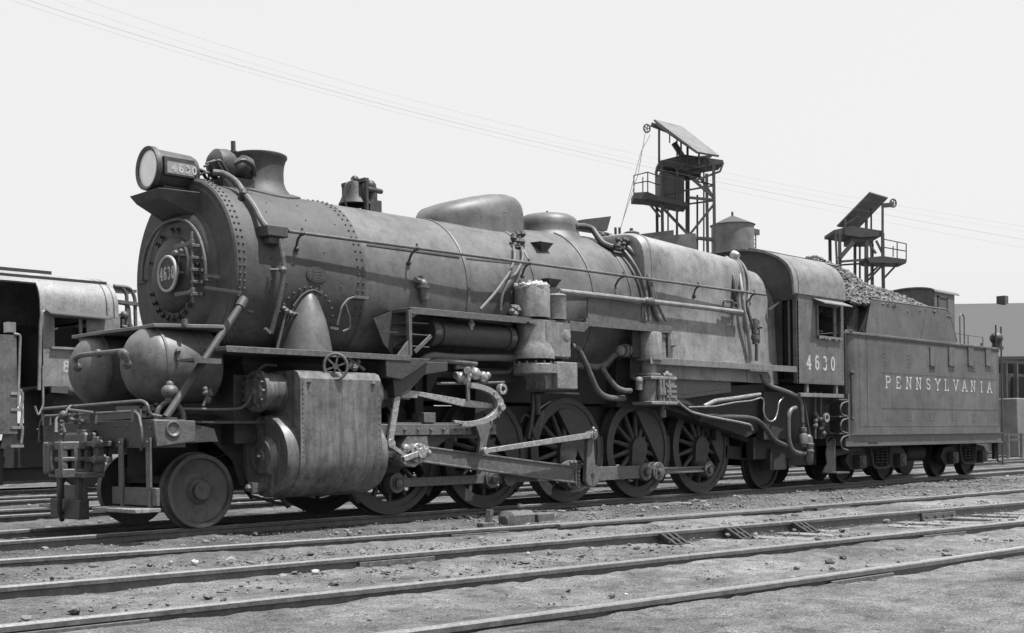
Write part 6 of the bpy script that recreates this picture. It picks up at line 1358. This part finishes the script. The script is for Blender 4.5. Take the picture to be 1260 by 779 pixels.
mb = MB(); mb.tube([P(48,480,YB), P(50,400,YB), P(52,384,YB), P(55,383,YB)], .04, 8); mb.tube([P(53,450,YB-.05), P(53,500,YB-.05), P(47,512,YB-.05), P(43,500,YB-.05)], .025, 8); E_(mb, 'grab_rail', 'bg_cab')
mb = MB(); mb.box((bx0+.8,YB+.3,1.4), (bx1-.3,15.3,3.6)); E_(mb, 'backhead', 'dark_inside')
mb = MB(); mb.lathe((bx1-.2,14,3.05), (bx1+11,14,3.05), [(0,1.15),(3.0,1.15),(5,1.05),(11,1.0)], 36); E_(mb, 'boiler', 'bg_cab')
mb = MB(); mb.box((bx1-.3,12.9,1.6), (bx1+3,15.1,3.2)); E_(mb, 'firebox', 'bg_cab'); mb = MB(); mb.box((bx0+.4,13.2,.75), (bx1+11,14.8,1.5)); mb.box((bx1,12.6,2.1), (bx1+10.5,12.9,2.16)); mb.box((bx0+.3,12.6,1.2), (bx1+1,13.2,zl-.15)); E_(mb, 'frame', 'soot_iron')
mb = MB(); mb.bar(P(62,479,YB), P(88,481,YB), .1, .14); mb.box(P(66,475,YB), P(69,480,YB+.1)); mb.sph(P(88,481,YB), .12); E_(mb, 'cab_sill', 'slate_roof')
mb = MB()
for pts_ in ([(140,352),(160,354),(166,366),(167,410)], [(150,354),(156,362),(156,400)], [(142,372),(158,374),(160,402)], [(147,388),(148,402),(156,402)]): mb.tube([P(u,v,12.9) for u, v in pts_], .045, 8)
mb.bar(P(142,371,12.9), P(172,375,12.9), .15, .08); mb.box(P(137,354,12.9), P(158,362,13.3)); mb.sph(P(153,388,12.9), .1); E_(mb, 'piping', 'grey_iron')
mb = MB()
for X_ in (bx0+1.2,): mb.lathe((X_,14-.85,.5), (X_,0,.5), [(0,.5),(.12,.5),(.13,.42),(.1,.1),(.16,.1)], 30)
E_(mb, 'trailing_wheel', 'soot_iron')
for k in range(5):
    X_ = bx1+.8+k*1.72; mb = MB(); mb.lathe((X_,14-.72,.78), (X_,0,.78), [(0,.7),(0,.79),(.13,.79),(.13,.70),(0,.7)], 40, closed=False); mb.lathe((X_,14-.72,.78), (X_,0,.78), [(0,.15),(.15,.15)], 16)
    for i in range(12): q = 2*PI*i/12; mb.bar((X_,13.22,.78), (X_+.7*math.cos(q),13.22,.78+.7*math.sin(q)), .06, .06)
    E_(mb, 'driving_wheel', 'soot_iron')
mb = MB(); mb.bar((bx1+.8,13.05,.45), (bx1+.8+4*1.72,13.05,.45), .08, .16); E_(mb, 'side_rod', 'grey_iron')
# its tender, at the left edge
tn = empty('tender', (0, 14.0, 0), 'tender of the left background engine, cut by the left edge of the photo', 'tender')
txr = P(21,470,YB).x; zt2, zb2 = P(10,412,YB).z, P(10,534,YB).z
mb = MB(); mb.box((txr-8,YB,zb2), (txr,15.6,zt2)); tb = mb.build('water_tank_body', 'cab_paint', tn, bevel=.05)
mb = MB(); 
for z_ in (zb2+.1, zt2-.1):
    for k in range(60): mb.rivet((txr-.1-k*.1,YB,z_), (0,-1,0), .012, .01)
mb.build('rivet_rows', 'cab_paint', tb)
mb = MB(); mb.box((txr-7.5,YB+.2,zt2), (txr-.9,15.4,zt2+.75)); mb.build('coal_bunker', 'cab_paint', tn)
mb = MB(); mb.box(P(9,396,YB+.8), P(15,410,YB+1.0)); mb.build('white_box', 'glass_white', tn)
mb = MB(); mb.tube([P(22,500,YB), P(24,440,YB), P(25,412,YB), P(17,411,YB)], .03, 8); mb.build('grab_rail', 'bg_cab', tn)
mb = MB()
for v in (484,504,526,549): a_, b_ = P(13,v,YB), P(29,v,YB); mb.box((a_.x,YB-.02,a_.z-.03), (b_.x,YB+.25,a_.z+.03))
a_ = P(27,530,YB)
for v in (484,504,526): mb.tube([P(26,v,YB), P(25,v-5,YB), P(28,v+3,YB), P(26,v+20,YB)], .03, 6)
mb.prism([(P(10,530,YB).x,P(10,530,YB).z),(P(24,530,YB).x,P(24,530,YB).z),(P(28,552,YB).x,P(28,552,YB).z),(P(6,552,YB).x,P(6,552,YB).z)], 1, YB+.2, YB+.25); mb.build('step_ladder', 'bg_cab', tn)
mb = MB()
for X_ in (txr-1,txr-2.7,txr-5,txr-6.7): mb.lathe((X_,13.15,.43), (X_,9,.43), [(0,.43),(.12,.43),(.1,.1)], 30)
mb.box((txr-7.5,12.7,.14), (txr-.2,13.0,1.05)); mb.box((txr-7.5,13.0,.5), (txr+1.5,15,1.1)); mb.box((txr-.2,13.1,.2), (txr+1.6,13.4,.9)); mb.build('truck', 'soot_iron', tn)
# ================================================================== tidy: surface rivets go into the part they sit on, separate pieces become parts of their own
import bmesh
MERGE = ('rivet_row', 'rivet_rows', 'scattered_bolts', 'jacket_screws', 'raised_lines', 'plate_seam', 'riveted_strap_x', 'beam_bolt', 'jacket_seam', 'jacket_band', 'tank_band', 'stud', 'flange_bolt', 'valve_nut', 'eave_bead')
def kind_(o): return o.name.split('.')[0]
for o in list(bpy.data.objects):
    if o.type == 'MESH' and kind_(o) in MERGE and o.parent and o.parent.type == 'MESH':
        p = o.parent; bm = bmesh.new(); bm.from_mesh(p.data); k0 = len(p.data.materials); n0 = len(bm.faces); bm.from_mesh(o.data)
        bm.faces.ensure_lookup_table(); m_ = o.data.materials[0]; idx = p.data.materials.find(m_.name)
        if idx < 0: p.data.materials.append(m_); idx = k0
        for f in bm.faces[n0:]: f.material_index = idx
        bm.to_mesh(p.data); bm.free(); bpy.data.objects.remove(o)
def clusters(me):
    n = len(me.vertices); par = list(range(n))
    def find(a):
        while par[a] != a: par[a] = par[par[a]]; a = par[a]
        return a
    for e in me.edges:
        a, b = find(e.vertices[0]), find(e.vertices[1])
        if a != b: par[a] = b
    comp = {}
    for v in me.vertices: comp.setdefault(find(v.index), []).append(v.index)
    L = []
    for c in comp.values():
        cs = [me.vertices[i].co for i in c]; L.append([c, [min(p[k] for p in cs) for k in range(3)], [max(p[k] for p in cs) for k in range(3)]])
    if len(L) > 900: return None
    ch = True; e = .012
    while ch:
        ch = False; out = []
        for c in L:
            for q in out:
                if all(c[1][k] <= q[2][k]+e and q[1][k] <= c[2][k]+e for k in range(3)):
                    q[0] += c[0]; q[1] = [min(q[1][k], c[1][k]) for k in range(3)]; q[2] = [max(q[2][k], c[2][k]) for k in range(3)]; ch = True; break
            else: out.append(c)
        L = out
    return [c[0] for c in L]
seen = {}
for o in list(bpy.data.objects):
    if o.type != 'MESH' or not o.parent or o.get('kind') == 'stuff' or len(o.data.vertices) > 60000: continue
    cl = clusters(o.data)
    if not cl or len(cl) < 2 or len(cl) > 100: continue
    cl.sort(key=len, reverse=True); src = o.data; nm = kind_(o)
    for i, c in enumerate(cl):
        keep = set(c); bm = bmesh.new(); bm.from_mesh(src); bm.verts.ensure_lookup_table()
        bmesh.ops.delete(bm, geom=[v for v in bm.verts if v.index not in keep], context='VERTS')
        me = bpy.data.meshes.new(nm); bm.to_mesh(me); bm.free()
        for m_ in src.materials: me.materials.append(m_)
        if i == 0: first = me; continue
        q = bpy.data.objects.new(nm, me); C.objects.link(q); q.parent = o.parent
        for md in o.modifiers:
            b = q.modifiers.new(md.name, md.type); b.width = md.width; b.segments = md.segments; b.limit_method = md.limit_method; b.angle_limit = md.angle_limit
    o.data = first
